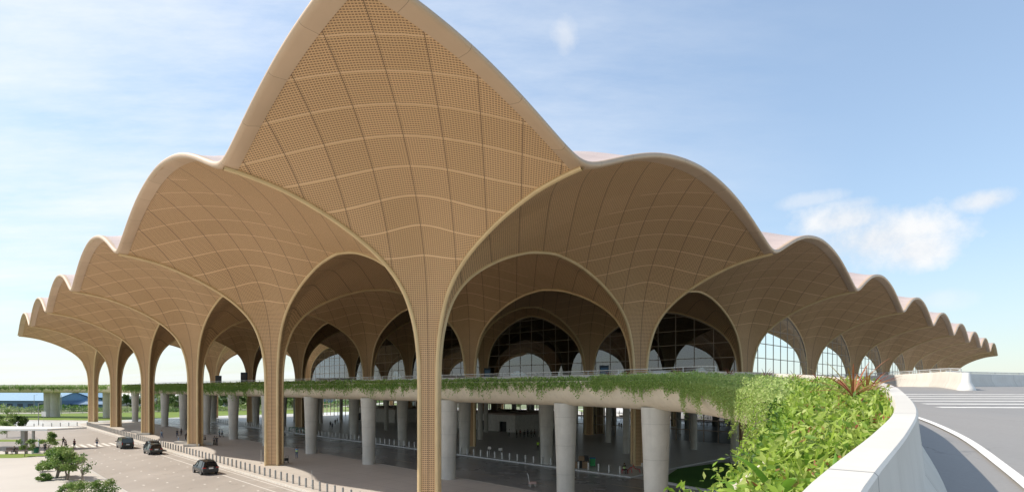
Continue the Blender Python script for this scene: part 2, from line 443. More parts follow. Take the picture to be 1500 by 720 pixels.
for cl in range(NL + 1):
    for cr in range(NR_ + 1):
        base = MB()
        x, y = LR(cl * S, cr * S)
        w = 1.28
        base.box((x, y, -EYE + .12), (1.85, 1.85, .24))
        colo = tpart(base, 'tree_column', M['rib'], smooth=False)
        for su in (-1, 1):
            for sv in (-1, 1):
                if (cl == NL and su > 0) or (cr == NR_ and sv > 0):
                    continue
                tpart(fan(cl, cr, su, sv), 'vault_panel', M['grille'], colo)
        for du, dv in ((-1, 0), (1, 0), (0, -1), (0, 1)):
            if (cl == NL and du > 0) or (cr == NR_ and dv > 0): continue
            tpart(ribmesh(cl, cr, du, dv), 'rib', M['rib'], colo)
# roof covering and edge
_q = [quarter(math.atan2(v, 18.)) for v in np.linspace(0, 18, 25)]
EDGE_V = np.linspace(0, 18, 25); EDGE_Z = np.array([z[-1] for r, z in _q])
def edgez(a):
    v = 18 - np.abs(((np.asarray(a, float)) % 36) - 18); return np.interp(v, EDGE_V, EDGE_Z)
def Sf(a):
    s = (edgez(a) - 15.7) / (EDGE_Z[-1] - 15.7); return (np.sqrt(s * s + .14**2) - .14) / (math.sqrt(1 + .14**2) - .14)
def hump(l, r):
    a = np.clip(Sf(l), 1e-3, 1); b = np.clip(Sf(r), 1e-3, 1)
    return (EDGE_Z[-1] - 15.7) * (a**-5 + b**-5 - 1) ** (-1 / 5)
def ztop(l, r):                 # l, r in metres
    d = np.minimum(np.minimum(l + 18, r + 18), np.minimum(180.5 - l, 324.5 - r))
    return 15.7 + .5 + hump(l, r) + 2.7 * sstep(d / 9.) + liftfn(l / S, r / S)
def soff(l, r):                 # soffit height on the outer cut
    return edgez(r)
ls = np.concatenate([np.arange(-17.95, 0, 1.), np.arange(0, 180.3, 1.8), [180.4]])
rs = np.concatenate([np.arange(-17.95, 180, 1.), np.arange(180, 324.3, 1.8), [324.4]])
P = [[(*LR(a, b), float(z)) for b, z in zip(rs, ztop(a, rs))] for a in ls]
UV = [[((a if b < a else b) + 500, 1.) for b in rs] for a in ls]
m = MB(); m.grid(P, UV, flip=True); tpart(m, 'roof_covering', M['roof'])
def soffin(a): return edgez(a) - .08
def fascia(edge):
    # edge: list of (l, r, nl, nr) with outward normal, run along an outer cut
    P, UV = [], []; s = 0; prev = None
    for l, r, nl, nr_, along in edge:
        zt = float(15.7 + .5 + hump(l, r)); zs = float(soff(0, along))
        lip = min(zs - .05, zt - 1.0)
        lip = zt - .5
        def pt(o, z):           # o outward
            return (*LR(l + nl * o, r + nr_ * o), z)
        row = [pt(-.9, zs - .02 if False else float(soffin(along)) - .03), pt(-.06, lip - .02), pt(.1, lip + .02), pt(.2, lip + .07), pt(.27, lip + .18), pt(.27, lip + .3), pt(.2, lip + .42), pt(.12, zt - .01), pt(-.05, zt + .02), pt(-.4, zt + .02)]
        if prev: s += math.hypot(l - prev[0], r - prev[1])
        prev = (l, r)
        P.append(row); UV.append([(s, j) for j in range(len(row))])
    m = MB(); m.grid(P, UV); return m
def corner_norm(l, r, nl, nr_): return (l, r, nl, nr_)
st = .5
E1 = [(a, -18., 0, -1, a) for a in np.arange(180.4, -17.99, -st)] + [(-18., -18., -1, -1, -18.)] + [(-18., b, -1, 0, b) for b in np.arange(-18 + st, 324.5, st)]
tpart(fascia(E1), 'roof_edge', M['fascia'])
# end verges over the last column lines
mv = MB()
for (ax) in (0, 1):
    P = []
    rng = np.arange(-18, 324.5, 1.5) if ax == 0 else np.arange(-18, 180.5, 1.5)
    for q in rng:
        l, r = (180., q) if ax == 0 else (q, 324.)
        t = abs(((q + 18) % 36) - 18); t = max(t, 1.15)
        zr = float(np.interp(t, R_[:, 0], R_[:, 1])); li = float(liftfn(l / S, r / S))
        n = (1, 0) if ax == 0 else (0, 1)
        zt = float(ztop(l, r))
        P.append([(*LR(l, r), zr + li), (*LR(l + n[0] * .35, r + n[1] * .35), zr + li - .1), (*LR(l + n[0] * .6, r + n[1] * .6), zt - .3), (*LR(l + n[0] * .4, r + n[1] * .4), zt)])
    mv.grid(P, flip=(ax == 0))
tpart(mv, 'end_verge', M['fascia'])

# ------------------------------------------------------------------ glazing
def archz(t, L, Rr):
    z = np.interp(max(min(t, S - t), 1.15), R_[:, 0], R_[:, 1])
    return float(z + liftfn(L / S, Rr / S) * min(max(z / 15.8, 0), 1.3))
def zt_line(fixed, axis, a0):
    def f(t):
        return (fixed, a0 + t) if axis == 'r' else (a0 + t, fixed)
    return f
def glazing(fixed, axis, a0, zlow, pitch=4.0, rowh=2.85, mw=.17):
    f = zt_line(fixed, axis, a0)
    g = MB(); mu = MB()
    ts = np.unique(np.concatenate([[1.15, 1.5, 1.8, 2.2, 2.8], np.arange(3.2, 33, .8), [33.2, 33.8, 34.2, 34.5, 34.64]]))
    n = (-1, 0) if axis == 'r' and fixed == 0 else ((1, 0) if axis == 'r' else ((0, -1) if fixed < 300 else (0, 1)))
    P0 = []
    for t in ts:
        L, Rr = f(t); z1 = archz(t, L, Rr); P0.append([(*LR(L, Rr), zlow), (*LR(L, Rr), z1)])
    g.grid(P0)
    go = tpart(g, 'glazed_arch', M['glass'], smooth=False)
    # arch frame
    P0 = []
    for t in ts:
        L, Rr = f(t); z1 = archz(t, L, Rr); P0.append([(*LR(L + n[0] * .12, Rr + n[1] * .12), z1 + .2), (*LR(L + n[0] * .12, Rr + n[1] * .12), z1 - .45), (*LR(L - n[0] * .12, Rr - n[1] * .12), z1 - .45)])
    mu.grid(P0)
    ang = math.radians(45 if axis == 'r' else 135)
    k = 1
    for t in np.arange(S / 2 - pitch * 4, S / 2 + pitch * 4 + .1, pitch):
        if t < 1.5 or t > S - 1.5: continue
        L, Rr = f(t); z1 = archz(t, L, Rr); x, y = LR(L, Rr)
        if z1 - zlow > .3: mu.box((x, y, (zlow + z1) / 2), (mw * .8, .12, z1 - zlow), ang)
    z = zlow + .1 if zlow > -5 else zlow + .8
    z = .15
    zs = []
    while z < 20: zs.append(z); z += rowh
    if zlow < -5: zs += [-2.0, -4.8, -7.6]
    for z in zs:
        tt = [t for t in np.arange(1.4, S - 1.39, .1) if archz(t, *f(t)) > z + .02]
        if len(tt) < 5: continue
        xa, ya = LR(*f(tt[0])); xb, yb = LR(*f(tt[-1]))
        mu.box(((xa + xb) / 2, (ya + yb) / 2, z), (tt[-1] - tt[0], .12, mw * .8), ang)
    tpart(mu, 'mullions', M['mull'], go, smooth=False)
for k in range(0, 5): glazing(2 * S, 'l', k * S, .15)
for k in range(2, 9): glazing(0, 'r', k * S, .15)
for k in range(2, 9): glazing(5 * S, 'r', k * S, .15)
for k in range(0, 5): glazing(9 * S, 'l', k * S, .15)
# hall floor slab and the arrivals-level front
def lrbox(mb, l0, l1, r0, r1, z0, z1):
    b = len(mb.v)
    for z in (z0, z1):
        for l, r in ((l0, r0), (l1, r0), (l1, r1), (l0, r1)): mb.v.append((*LR(l, r), z))
    for q in ((0, 1, 2, 3), (7, 6, 5, 4), (4, 5, 1, 0), (5, 6, 2, 1), (6, 7, 3, 2), (7, 4, 0, 3)): mb.face([b + i for i in q])
def lrsheet(l0, l1, r0, r1, z, step=None):
    m = MB(); m.quad((*LR(l0, r0), z), (*LR(l0, r1), z), (*LR(l1, r1), z), (*LR(l1, r0), z)); return m
m = MB(); lrbox(m, .3, 179.7, 72.3, 323.7, -1.9, 0.06); tpart(m, 'departures_floor', M['floor'], smooth=False)
# lower front: glass line with mullions, white service blocks with door openings
for l0 in range(0, 180, 36):
    m = MB(); m.quad((*LR(l0, 74), -EYE), (*LR(l0 + 36, 74), -EYE), (*LR(l0 + 36, 74), -1.9), (*LR(l0, 74), -1.9))
    g = tpart(m, 'lower_glazing', M['glass'], smooth=False)
    mu = MB()
    for t in np.arange(0, 36, 3.):
        x, y = LR(l0 + t, 74); mu.box((x, y, -EYE / 2 - .95), (.16, .22, EYE - 1.9), math.radians(135))
    for z in (-2.1, -4.2, -6.4, -8.4):
        x, y = LR(l0 + 18, 74); mu.box((x, y, z), (36, .2, .16), math.radians(135))
    tpart(mu, 'mullions', M['mull'], g, smooth=False)
for r0 in range(72, 324, 36):
    m = MB(); m.quad((*LR(2, r0), -EYE), (*LR(2, r0 + 36), -EYE), (*LR(2, r0 + 36), -1.9), (*LR(2, r0), -1.9))
    g = tpart(m, 'lower_glazing', M['glass'], smooth=False)
    mu = MB()
    for t in np.arange(0, 36, 3.):
        x, y = LR(2, r0 + t); mu.box((x, y, -EYE / 2 - .95), (.16, .22, EYE - 1.9), math.radians(45))
    for z in (-2.1, -4.2, -6.4, -8.4):
        x, y = LR(2, r0 + 18); mu.box((x, y, z), (36, .2, .16), math.radians(45))
    tpart(mu, 'mullions', M['mull'], g, smooth=False)
def service_block(l0, l1, r0, r1, h, doors):
    m = MB(); z0, z1 = -EYE, -EYE + h
    # front wall pieces between openings
    edges = [l0] + [e for d in doors for e in d] + [l1]
    for i in range(0, len(edges), 2): lrbox(m, edges[i], edges[i + 1], r0, r0 + .3, z0, z1 - .5)
    lrbox(m, l0, l1, r0 + .003, r0 + .3, z1 - .5, z1)
    for d in doors: lrbox(m, d[0], d[1], r0 + .01, r0 + .29, z0 + 2.6, z1 - .502)
    lrbox(m, l0, l0 + .3, r0 + .3, r1, z0, z1); lrbox(m, l1 - .3, l1, r0 + .3, r1, z0, z1)
    o = tpart(m, 'service_block', M['wall'], smooth=False)
    m = MB(); lrbox(m, l0 - .4, l1 + .4, r0 - .6, r1, z1 + .01, z1 + .35); tpart(m, 'service_block_canopy', solid('pinkish_slab', (.45, .36, .31)), o, smooth=False)
    for d in doors:
        m = MB(); lrbox(m, d[0], d[1], r0 + .5, r0 + .6, z0, z0 + 2.6); tpart(m, 'dark_doorway', M['black'], o, smooth=False)
service_block(52, 76, 64, 73, 4.3, [(55, 57.5), (62, 66)])
service_block(104, 132, 64, 73, 4.3, [(108, 110), (116, 119), (124, 127)])
# thin white columns carrying the hall floor
for (l, r) in [(k * 18 + 9, 46.5) for k in range(-1, 9)] + [(k * 18 + 4, 60) for k in range(0, 9)]:
    m = MB(); x, y = LR(l, r); m.lathe([(.55, -EYE), (.55, -1.9)], (x, y, 0), 20)
    tpart(m, 'round_column', M['conc'])
# ------------------------------------------------------------------ ground
G = -EYE
def sheet(name, mb, mat): return struct(mb.build(name, mat, smooth=False))
def quadsheet(name, pts, z, mat):
    m = MB(); i0 = len(m.v)
    for p in pts: m.v.append((p[0], p[1], z))
    m.face(range(len(pts)));
    o = m.build(name, mat, smooth=False)
    if o.data.polygons[0].normal.z < 0: o.data.flip_normals()
    return struct(o)
quadsheet('ground', [(-4000, -3000), (4000, -3000), (4000, 6000), (-4000, 6000)], G - .03, M['ground'])
quadsheet('arrivals_plaza', [LR(-160, -19), LR(200, -19), LR(172, 330), LR(-160, 330)], G - .012, M['pave2'])
quadsheet('garden_paving', [LR(-60, -120), LR(136, -120), LR(136, -18.9), LR(-60, -18.9)], G - .008, M['garden_pave'])
quadsheet('forecourt_road', [LR(-60, -18.7), LR(158, -18.7), LR(158, -5.75), LR(-60, -5.75)], G + .0, M['fore'])
quadsheet('forecourt_apron', [LR(91, -40), LR(158, -40), LR(158, -18.72), LR(91, -18.72)], G + .0, solid('pale_forecourt', (.30, .265, .235), .5))
# raised light pavement between kerb and inner road
def slab(name, l0, l1, r0, r1, h, mat):
    m = MB(); lrbox(m, l0, l1, r0, r1, G - .2, G + h); return struct(m.build(name, mat, smooth=False))
slab('pavement', -60, 170, -5.35, 10.9, .13, M['pave'])
slab('kerb', -60, 170, -5.75, -5.352, .14, M['kerb'])
slab('inner_kerb', -60, 170, 10.902, 11.15, .132, M['kerb'])
quadsheet('arrivals_road', [LR(-60, 11.1), LR(176, 11.1), LR(176, 26.2), LR(-60, 26.2)], G + .004, M['dark'])
slab('arrivals_kerb', -5, 170, 26.1, 26.4, .16, solid('white_kerb', (.62, .62, .6)))
slab('arrivals_pavement', -5, 170, 26.402, 110, .13, M['pave2'])
# lawn and curved kerb right of the arrivals road
q = [(17.2, 64.5), (19.5, 60.5), (23, 56), (30, 50), (44, 48), (44, 82), (30, 80), (22, 74)]
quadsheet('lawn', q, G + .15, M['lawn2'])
m = MB(); m.tube([(16.6, 64.8, G + .1), (19.1, 60.2, G + .1), (22.6, 55.6, G + .1), (29.8, 49.6, G + .1), (44, 47.6, G + .1)], .16, 6); struct(m.build('lawn_kerb', solid('white_kerb', (.62, .62, .6))))
# markings
mk = MB()
def stripe(mb, l0, l1, r0, r1, z=G + .004): mb.quad((*LR(l0, r0), z), (*LR(l0, r1), z), (*LR(l1, r1), z), (*LR(l1, r0), z))
stripe(mk, -40, 86, -7.95, -7.82); stripe(mk, -40, 158, -6.4, -6.28)
for r in (-8.9, -11.6, -14.3, -16.6):
    for l in np.arange(-20, 84, 4.2): stripe(mk, l, l + .42, r - .1, r + .1)
for l in np.arange(-20, 84, 6.5): stripe(mk, l, l + .1, -7.82, -6.4)
for r in np.arange(-18.2, -6.4, 1.15): stripe(mk, 84.5, 92, r, r + .55)
struct(mk.build('road_markings', M['paint'], smooth=False))
my = MB()
for r in (15.5, 20.8):
    for l in np.arange(-20, 160, 9.): stripe(my, l, l + 5, r - .06, r + .06, G + .008)
struct(my.build('lane_markings', M['yellowpaint'], smooth=False))
# lawns and verges beyond the far end
quadsheet('far_lawn', [(-260, 193), (-165, 192), (-138, 186), (-133, 190), (-120, 214), (-60, 268), (20, 330), (20, 345), (-90, 300), (-200, 232), (-300, 226)], G + .01, M['lawn'])
quadsheet('far_path', [(-400, 236), (-200, 240), (-60, 312), (40, 380), (40, 384), (-60, 320), (-200, 246), (-400, 242)], G + .004, M['garden_pave'])
quadsheet('side_road', [(-300, 182), (-160, 184), (-140, 180), (-140, 186), (-165, 190), (-300, 189)], G + .0, M['garden_pave'])
# garden lawn strips on the left
quadsheet('garden_lawn', [(-95, 85), (-76.5, 86.5), (-74, 90), (-77, 92), (-100, 90)], G + .01, M['lawn'])
quadsheet('garden_lawn', [(-130, 112), (-94, 113), (-94, 117.5), (-130, 117)], G + .01, M['lawn'])

# ------------------------------------------------------------------ ramp, planter and parapet curves
def deckz(y): return float(-1.6 + .044 * min(y, 38.)) if y < 38 else float(.072 + .1 * (1 - math.exp(-(y - 38) / 12)))
ctrl = [(-5.0, -6.0), (-2.2, -1.6), (-.45, .0), (1.3, 2.3), (2.75, 4.1), (4.2, 6.), (6.4, 9.3), (8.8, 13.2), (11.1, 18), (12.8, 24), (13.6, 31), (12.9, 38), (10.2, 45.2), (6.1, 52.0), (1.3, 57.6), (-9, 68), (-30, 89), (-60, 119), (-90, 149), (-118, 177), (-131, 188), (-146, 197), (-164, 203), (-190, 207), (-225, 206), (-270, 200), (-330, 186)]
def resample(ctrl, step):
    pts = []
    c = np.array(ctrl, float)
    for i in range(len(c) - 1):
        p0 = c[max(i - 1, 0)]; p1 = c[i]; p2 = c[i + 1]; p3 = c[min(i + 2, len(c) - 1)]
        n = max(2, int(np.linalg.norm(p2 - p1) / .25))
        l01 = max(np.linalg.norm(p1 - p0), 1e-3) ** .5; l12 = np.linalg.norm(p2 - p1) ** .5; l23 = max(np.linalg.norm(p3 - p2), 1e-3) ** .5
        m1 = (p2 - p1) if i == 0 else (p2 - p1) - l12 * ((p2 - p0) / (l01 + l12) * 1 - (p1 - p0) / l01 ) * 0 + 0
        # centripetal tangents
        t1 = (p2 - p1) if i == 0 else l12 * ((p1 - p0) / l01 - (p2 - p0) / (l01 + l12) + (p2 - p1) / l12)
        t2 = (p2 - p1) if i == len(c) - 2 else l12 * ((p2 - p1) / l12 - (p3 - p1) / (l12 + l23) + (p3 - p2) / l23)
        for u in np.linspace(0, 1, n, endpoint=False):
            h = (2 * u**3 - 3 * u**2 + 1, u**3 - 2 * u**2 + u, -2 * u**3 + 3 * u**2, u**3 - u**2)
            pts.append(h[0] * p1 + h[1] * t1 + h[2] * p2 + h[3] * t2)
    pts.append(c[-1]); pts = np.array(pts)
    d = np.concatenate([[0], np.cumsum(np.linalg.norm(np.diff(pts, axis=0), axis=1))])
    n = int(d[-1] / step); s = np.linspace(0, d[-1], n)
    return np.stack([np.interp(s, d, pts[:, 0]), np.interp(s, d, pts[:, 1])], 1), s
PP, PS = resample(ctrl, .5)
PT = np.gradient(PP, axis=0); PT /= np.linalg.norm(PT, axis=1)[:, None]
PN = np.stack([PT[:, 1], -PT[:, 0]], 1)      # right-hand normal (road side)
PZ = np.array([deckz(y) for y in PP[:, 1]])
WID = np.interp(PP[:, 1], [0, 3, 6, 9, 13, 20, 30, 60], [.8, .9, 1.1, 1.4, 1.85, 2.2, 2.2, 1.9]) * np.ones(len(PP))
OP = PP - PN * WID[:, None]                  # outer edge of the planter
def sweep(path, nrm, zb, prof, name, mat, thing_=True, i0=0, i1=None, label=None, cat=None, closed=True, parent=None):
    P = [[(p[0] + n[0] * o, p[1] + n[1] * o, z + h) for o, h in prof] for p, n, z in zip(path[i0:i1], nrm[i0:i1], zb[i0:i1])]
    d_ = np.concatenate([[0], np.cumsum(np.linalg.norm(np.diff(np.array([q[:2] for q in path[i0:i1]]), axis=0), axis=1))])
    m = MB(); m.grid(P, [[(a_ + .5, h + .01) for o, h in prof] for a_ in d_], closed=closed, flip=True)
    if closed:
        k = len(prof); e = (len(P) - 1) * k; m.face(list(range(k))[::-1]); m.face([e + i for i in range(k)])
    return m.build(name, mat, parent)
road = empty('elevated_ramp', (0, 0, -EYE), 0, 'curved elevated road deck on concrete piers in front of the terminal', 'viaduct')
road.location = (0, 0, 0)
beam = [(-.02, .5), (-.2, .52), (-.28, .46), (-.25, .1), (-.12, -.25), (.0 + .1, -.75), (.45, -1.25), (1.05, -1.6), (1.9, -1.8), (3.4, -1.85), (3.4, -1.2), (.6, -.6), (.1, .1)]
sweep(OP, PN, PZ, beam, 'edge_beam', M['beam'], parent=road)
# deck top and underside as rows in Y
oy, ox = OP[:, 1], OP[:, 0]; py, px_ = PP[:, 1], PP[:, 0]
sel = np.arange(len(oy)); 
ymono = np.argsort(oy[:np.argmax(oy)]); OY, OX = oy[:np.argmax(oy)][ymono], ox[:np.argmax(oy)][ymono]
pym = np.argmax(py); PYs, PXs = py[:pym], px_[:pym]
def hallx(y): return max(min(LR(0, 0)[0] + 200, 160.), 0)
rows, und = [], []
for y in list(np.arange(-5.5, 60, 1.)) + list(np.arange(60, 204, 3.)):
    x0 = float(np.interp(y, PYs, PXs)); x1 = 60. if y < 47 else float(np.interp(y, [47, 60, 147], [60, 44, 130]))
    x1 = max(x1, x0 + 2)
    z = deckz(y)
    rows.append([(x0 + (x1 - x0) * t, y, z) for t in (0, .05, .15, .3, .6, 1)])
    xo = float(np.interp(y, OY, OX)) + 1.6
    und.append([(xo + (x1 - xo) * t, y, z - 1.5) for t in (0, .3, 1)])
m = MB(); m.grid(rows, flip=True); m.build('ramp_surface', M['deckroad'], road, smooth=False)
m = MB(); m.grid(und); m.build('deck_soffit', solid('soffit_concrete', (.68, .66, .62)), road, smooth=False)
i_l = int(np.argmin(np.abs(PP[:, 0] + 140)))
tail = [(0, 0), (9, 0), (9, -1.6), (0, -1.6)]
sweep(PP, PN, PZ, tail, 'ramp_slab', M['beam'], i0=i_l, parent=road)
# planter soil
m = MB(); m.grid([[(*(PP[i] - PN[i] * .1), PZ[i] + .35), (*(OP[i] + PN[i] * .02), PZ[i] + .38)] for i in range(len(PP))]); m.build('planter_soil', M['soil'], road)
# parapet wall (a continuous moulded barrier)
par = [(-.07, .2), (-.07, 1.085), (-.06, 1.1), (.125, 1.1), (.14, 1.085), (.145, 1.0), (.155, .9), (.2, .5), (.42, .14), (.46, 0.0), (.46, -.05)]
ie = int(np.argmin(np.abs(PP[:, 1] - 60))) 
pw = sweep(PP, PN, PZ, par, 'parapet_wall', M['parapet'])
tag(pw, 'smooth white concrete parapet curving along the planted edge of the ramp', 'wall')
# joints in the coping
# railing on the far part of the parapet
def railing(path, zb, h, name, label, step=2.2, parent=None, mat=None):
    e = empty(name, (float(path[0][0]), float(path[0][1]), float(zb[0]))) ; tag(e, label, 'railing')
    off = Vector(e.location)
    m = MB(); m.tube([Vector((p[0], p[1], z + h)) - off for p, z in zip(path, zb)], .035, 6); m.build('top_rail', M['steel'], e)
    m = MB(); m.tube([Vector((p[0], p[1], z + h * .45)) - off for p, z in zip(path, zb)], .022, 5); m.build('lower_rail', M['steel'], e)
    pm = MB(); pm.box((0, 0, h / 2), (.05, .05, h)); first_ = None; last = None
    for p, z in zip(path, zb):
        if last is None or math.hypot(p[0] - last[0], p[1] - last[1]) >= step:
            if first_ is None: q_ = first_ = pm.build('rail_post', M['steel'], e, smooth=False)
            else: q_ = first_.copy(); COL.objects.link(q_)
            q_.location = Vector((p[0], p[1], z)) - off; last = p
    return e
ir = int(np.argmin(np.abs(PP[:, 1] - 36) + (PP[:, 0] < 5) * 50)); il = int(np.argmin(np.abs(PP[:, 0] + 120)))
railing(PP[ir:il:4], PZ[ir:il:4] + 1.08, .34, 'parapet_railing', 'low white rail on the planted parapet in front of the glazed hall')
# opposite barrier with rounded nose
nb = [(27.4, 33.6), (28.2, 35.2), (29.8, 38.5), (32, 44), (34.2, 51), (34.4, 58), (32.2, 66), (27.5, 74), (20, 83), (5, 98), (-30, 133), (-70, 173)]
NP_, _ = resample(nb, .6); NT_ = np.gradient(NP_, axis=0); NT_ /= np.linalg.norm(NT_, axis=1)[:, None]; NN = np.stack([NT_[:, 1], -NT_[:, 0]], 1)
NZ = np.array([deckz(y) for y in NP_[:, 1]])
jer = [(-.42, -.05), (-.42, 0), (-.38, .14), (-.2, .5), (-.15, 1.0), (-.1, 1.06), (.1, 1.06), (.15, 1.0), (.2, .5), (.38, .14), (.42, 0), (.42, -.05)]
nbw = sweep(NP_, NN, NZ, jer, 'barrier_wall', M['parapet'])
m = MB(); m.lathe([(.47, -.05), (.47, 0), (.42, .14), (.24, .5), (.19, 1.0), (.14, 1.063), (.02, 1.07)], (27.4, 33.6, deckz(33.6)), 20); m.build('barrier_nose', M['white'], nbw)
tag(nbw, 'white concrete barrier with a rounded nose between the two ramp lanes', 'wall')
railing(NP_[2::4], NZ[2::4] + 1.05, .22, 'barrier_railing', 'thin steel rail on top of the round-nosed barrier')
fb = [(33.5, 43), (38, 45.5), (45, 49), (60, 55), (90, 66)]
FP, _ = resample(fb, 1.); FT = np.gradient(FP, axis=0); FT /= np.linalg.norm(FT, axis=1)[:, None]; FN = np.stack([FT[:, 1], -FT[:, 0]], 1)
FZ = np.array([deckz(y) for y in FP[:, 1]])
fw = sweep(FP, FN, FZ, jer, 'barrier_wall', M['parapet']); tag(fw, 'low white concrete barrier behind the crosshatched road at far right', 'wall')
e = railing(FP[::2], FZ[::2] + 1.05, .14, 'barrier_railing', 'steel handrail on the low barrier at far right', 3.)
# painted edge line and chevrons on the ramp
mk = MB()
sel = [i for i in range(len(PP)) if -3 < PP[i, 1] < 40 and PP[i, 0] > -6]
mk.grid([[(*(PP[i] + PN[i] * 1.28), PZ[i] + .006), (*(PP[i] + PN[i] * 1.43), PZ[i] + .006)] for i in sel], flip=True)
sl = math.cos(math.atan(.044))
for j in range(6):
    y0 = 20.2 + j * 1.75
    x0 = 15.5 + .45 * (y0 - 20)
    mk.quad((x0, y0, deckz(y0) + .006), (x0 + 34, y0 - 1.6, deckz(y0 - 1.6) + .006), (x0 + 34, y0 - 1.2, deckz(y0 - 1.2) + .006), (x0, y0 + .42, deckz(y0 + .42) + .006))
struct(mk.build('ramp_markings', M['paint'], smooth=False))
# piers
def pier(x, y, dz=0., wtop=1.12, wbot=.86):
    m = MB(); ztop = deckz(y) - 1.55 + dz
    m.lathe([(wbot, 0), (wbot * 1.0, (EYE + ztop) * .25), (wbot + (wtop - wbot) * .55, (EYE + ztop) * .7), (wtop, EYE + ztop)], (0, 0, 0), 28)
    o = m.build('concrete_pier', M['conc'], road); o.location = (x, y, -EYE)
for k in range(0, 10): pier(-7.5 - 12.73 * k, 65.9 + 12.73 * k)
pier(5.1, 53.0); pier(11.0, 42.6)
for k in range(-1, 10): pier(4.9 - 12.73 * k, 79.1 + 12.73 * k)
pier(30, 60); pier(36, 40); pier(27, 36)
for (x, y) in [(-147, 201.5), (-174, 208), (-201, 209), (-230, 208)]: pier(x - 1.0, y + 2.5, 0, 1.6, 1.5); pier(x + 1.4, y + 2.5, 0, 1.6, 1.5)

# ------------------------------------------------------------------ bollards
def bollard(mat):
    m = MB(); m.lathe([(.105, 0), (.105, .95), (.09, 1.0), (.02, 1.01)], (0, 0, 0), 12); o = m.build('bollard', mat)
    r = MB(); r.lathe([(.15, 0), (.15, .03), (.12, .035)], (0, 0, 0), 12); r.build('base_ring', M['galv'], o); return o
b0 = bollard(M['galv']); tag(b0, 'dark grey steel bollard in the long row along the sunlit kerb', 'bollard', 'bollards along the forecourt kerb')
first = True
for l in np.arange(-2, 158, 1.62):
    x, y = LR(l, -4.7)
    if first: b0.location = (x, y, G + .13); first = False
    else: copy_thing(b0, (x, y, G + .13))
for i in range(9):
    x, y = LR(160.5, -6.5 - i * 1.9)
    c = copy_thing(b0, (x, y, G), None, 'dark grey steel bollard in the row closing the far end of the forecourt'); c['group'] = 'bollards across the far end of the forecourt'
b1 = bollard(M['steel']); tag(b1, 'pale steel bollard in the shaded row beside the arrivals road', 'bollard', 'bollards beside the arrivals road')
first = True
for l in np.arange(-3, 150, 1.62):
    x, y = LR(l, 26.9)
    if first: b1.location = (x, y, G + .13); first = False
    else: copy_thing(b1, (x, y, G + .13))
# ------------------------------------------------------------------ planting along the ramp
def pathat(s, o, h):            # s metres along parapet path, o outward (left) from parapet, h above deck
    x = np.interp(s, PS, PP[:, 0]); y = np.interp(s, PS, PP[:, 1]); nx = np.interp(s, PS, PN[:, 0]); ny = np.interp(s, PS, PN[:, 1]); z = np.interp(s, PS, PZ)
    return np.stack([x - nx * o, y - ny * o, z + h], 1)
SW = lambda s: np.interp(s, PS, WID)
def s_at_y(y): return float(PS[np.argmin(np.abs(PP[:int(np.argmax(PP[:, 1] > 150)), 1] - y))])
sA, sB, sC = s_at_y(2.), s_at_y(17.), s_at_y(48.)
sF = float(PS[-1])
def lump(s, o, k=1.): return .5 + .5 * np.sin(s * 1.7 * k + 3 * np.sin(o * 1.3 + s * .37)) * np.sin(o * 2.1 * k + 2 * np.sin(s * .9))
# near shrubs: leafy mound filling the planter and spilling over
n = 56000
s = sA + (sB - sA) * nr.random(n) ** 1.15 - 1.; w = SW(s)
o = nr.random(n) * (w + .6) + .02
yy = np.interp(s, PS, PP[:, 1])
top = np.interp(yy, [1, 4, 6, 9, 14], [.1, .42, .62, .78, .86]) - .06 + .22 * lump(s, o) + .12 * lump(s, o, 2.7)
top = np.where(o < .5, np.minimum(top, .9 + .25 * o), top)
spill = np.clip((o - w) / .6, 0, 1)
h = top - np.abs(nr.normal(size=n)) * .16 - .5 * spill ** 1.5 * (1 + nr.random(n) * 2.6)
tint = np.clip(.2 + .55 * (h - top + .35) / .35 + nr.normal(size=n) * .16 + .15 * lump(s * .6, o), 0, 1)  # deeper leaves get a darker tint, standing in for shade inside the mound
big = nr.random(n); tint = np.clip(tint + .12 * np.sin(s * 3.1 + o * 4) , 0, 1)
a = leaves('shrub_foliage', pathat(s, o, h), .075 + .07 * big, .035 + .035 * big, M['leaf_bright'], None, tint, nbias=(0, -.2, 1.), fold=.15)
n4 = 9000; s4 = sA - 1 + (s_at_y(11) - sA + 1) * nr.random(n4); w4 = SW(s4); k4 = nr.random(n4) ** 1.4; o4 = w4 - .25 + k4 * (.75 + .3 * np.sin(s4 * 5))
h4 = .52 - .1 * k4 - .55 * k4 * nr.random(n4) + .1 * nr.random(n4)
b4 = leaves('spilling_foliage', pathat(s4, o4, h4), .075 + .05 * nr.random(n4), .035 + .02 * nr.random(n4), M['leaf_bright'], None, np.clip(.6 + nr.normal(size=n4) * .2, 0, 1), nbias=(0, -.2, .9), fold=.15)
tag(b4, kind='stuff', label='leafy runners spilling over the lower lip of the planter in the foreground', cat='foliage')
n2 = 2600; s2 = sA + (sB - sA) * nr.random(n2) ** 1.1 - 1.; w2 = SW(s2); o2 = nr.random(n2) * (w2 + .5) + .05
y2_ = np.interp(s2, PS, PP[:, 1]); t2 = np.interp(y2_, [1, 4, 6, 9, 14], [.1, .42, .62, .78, .9]) + .14 + .16 * nr.random(n2); sp2 = np.clip((o2 - w2) / .5, 0, 1)
b2 = leaves('broad_leaf_foliage', pathat(s2, o2, t2 - sp2 * (.5 + nr.random(n2))), .10 + .07 * nr.random(n2), .036 + .022 * nr.random(n2), M['leaf_bright'], None, np.clip(.62 + nr.normal(size=n2) * .2, 0, 1), nbias=(0, -.2, .8), fold=.12)
tag(b2, kind='stuff', label='larger pointed leaves standing out of the planter shrubs', cat='foliage')
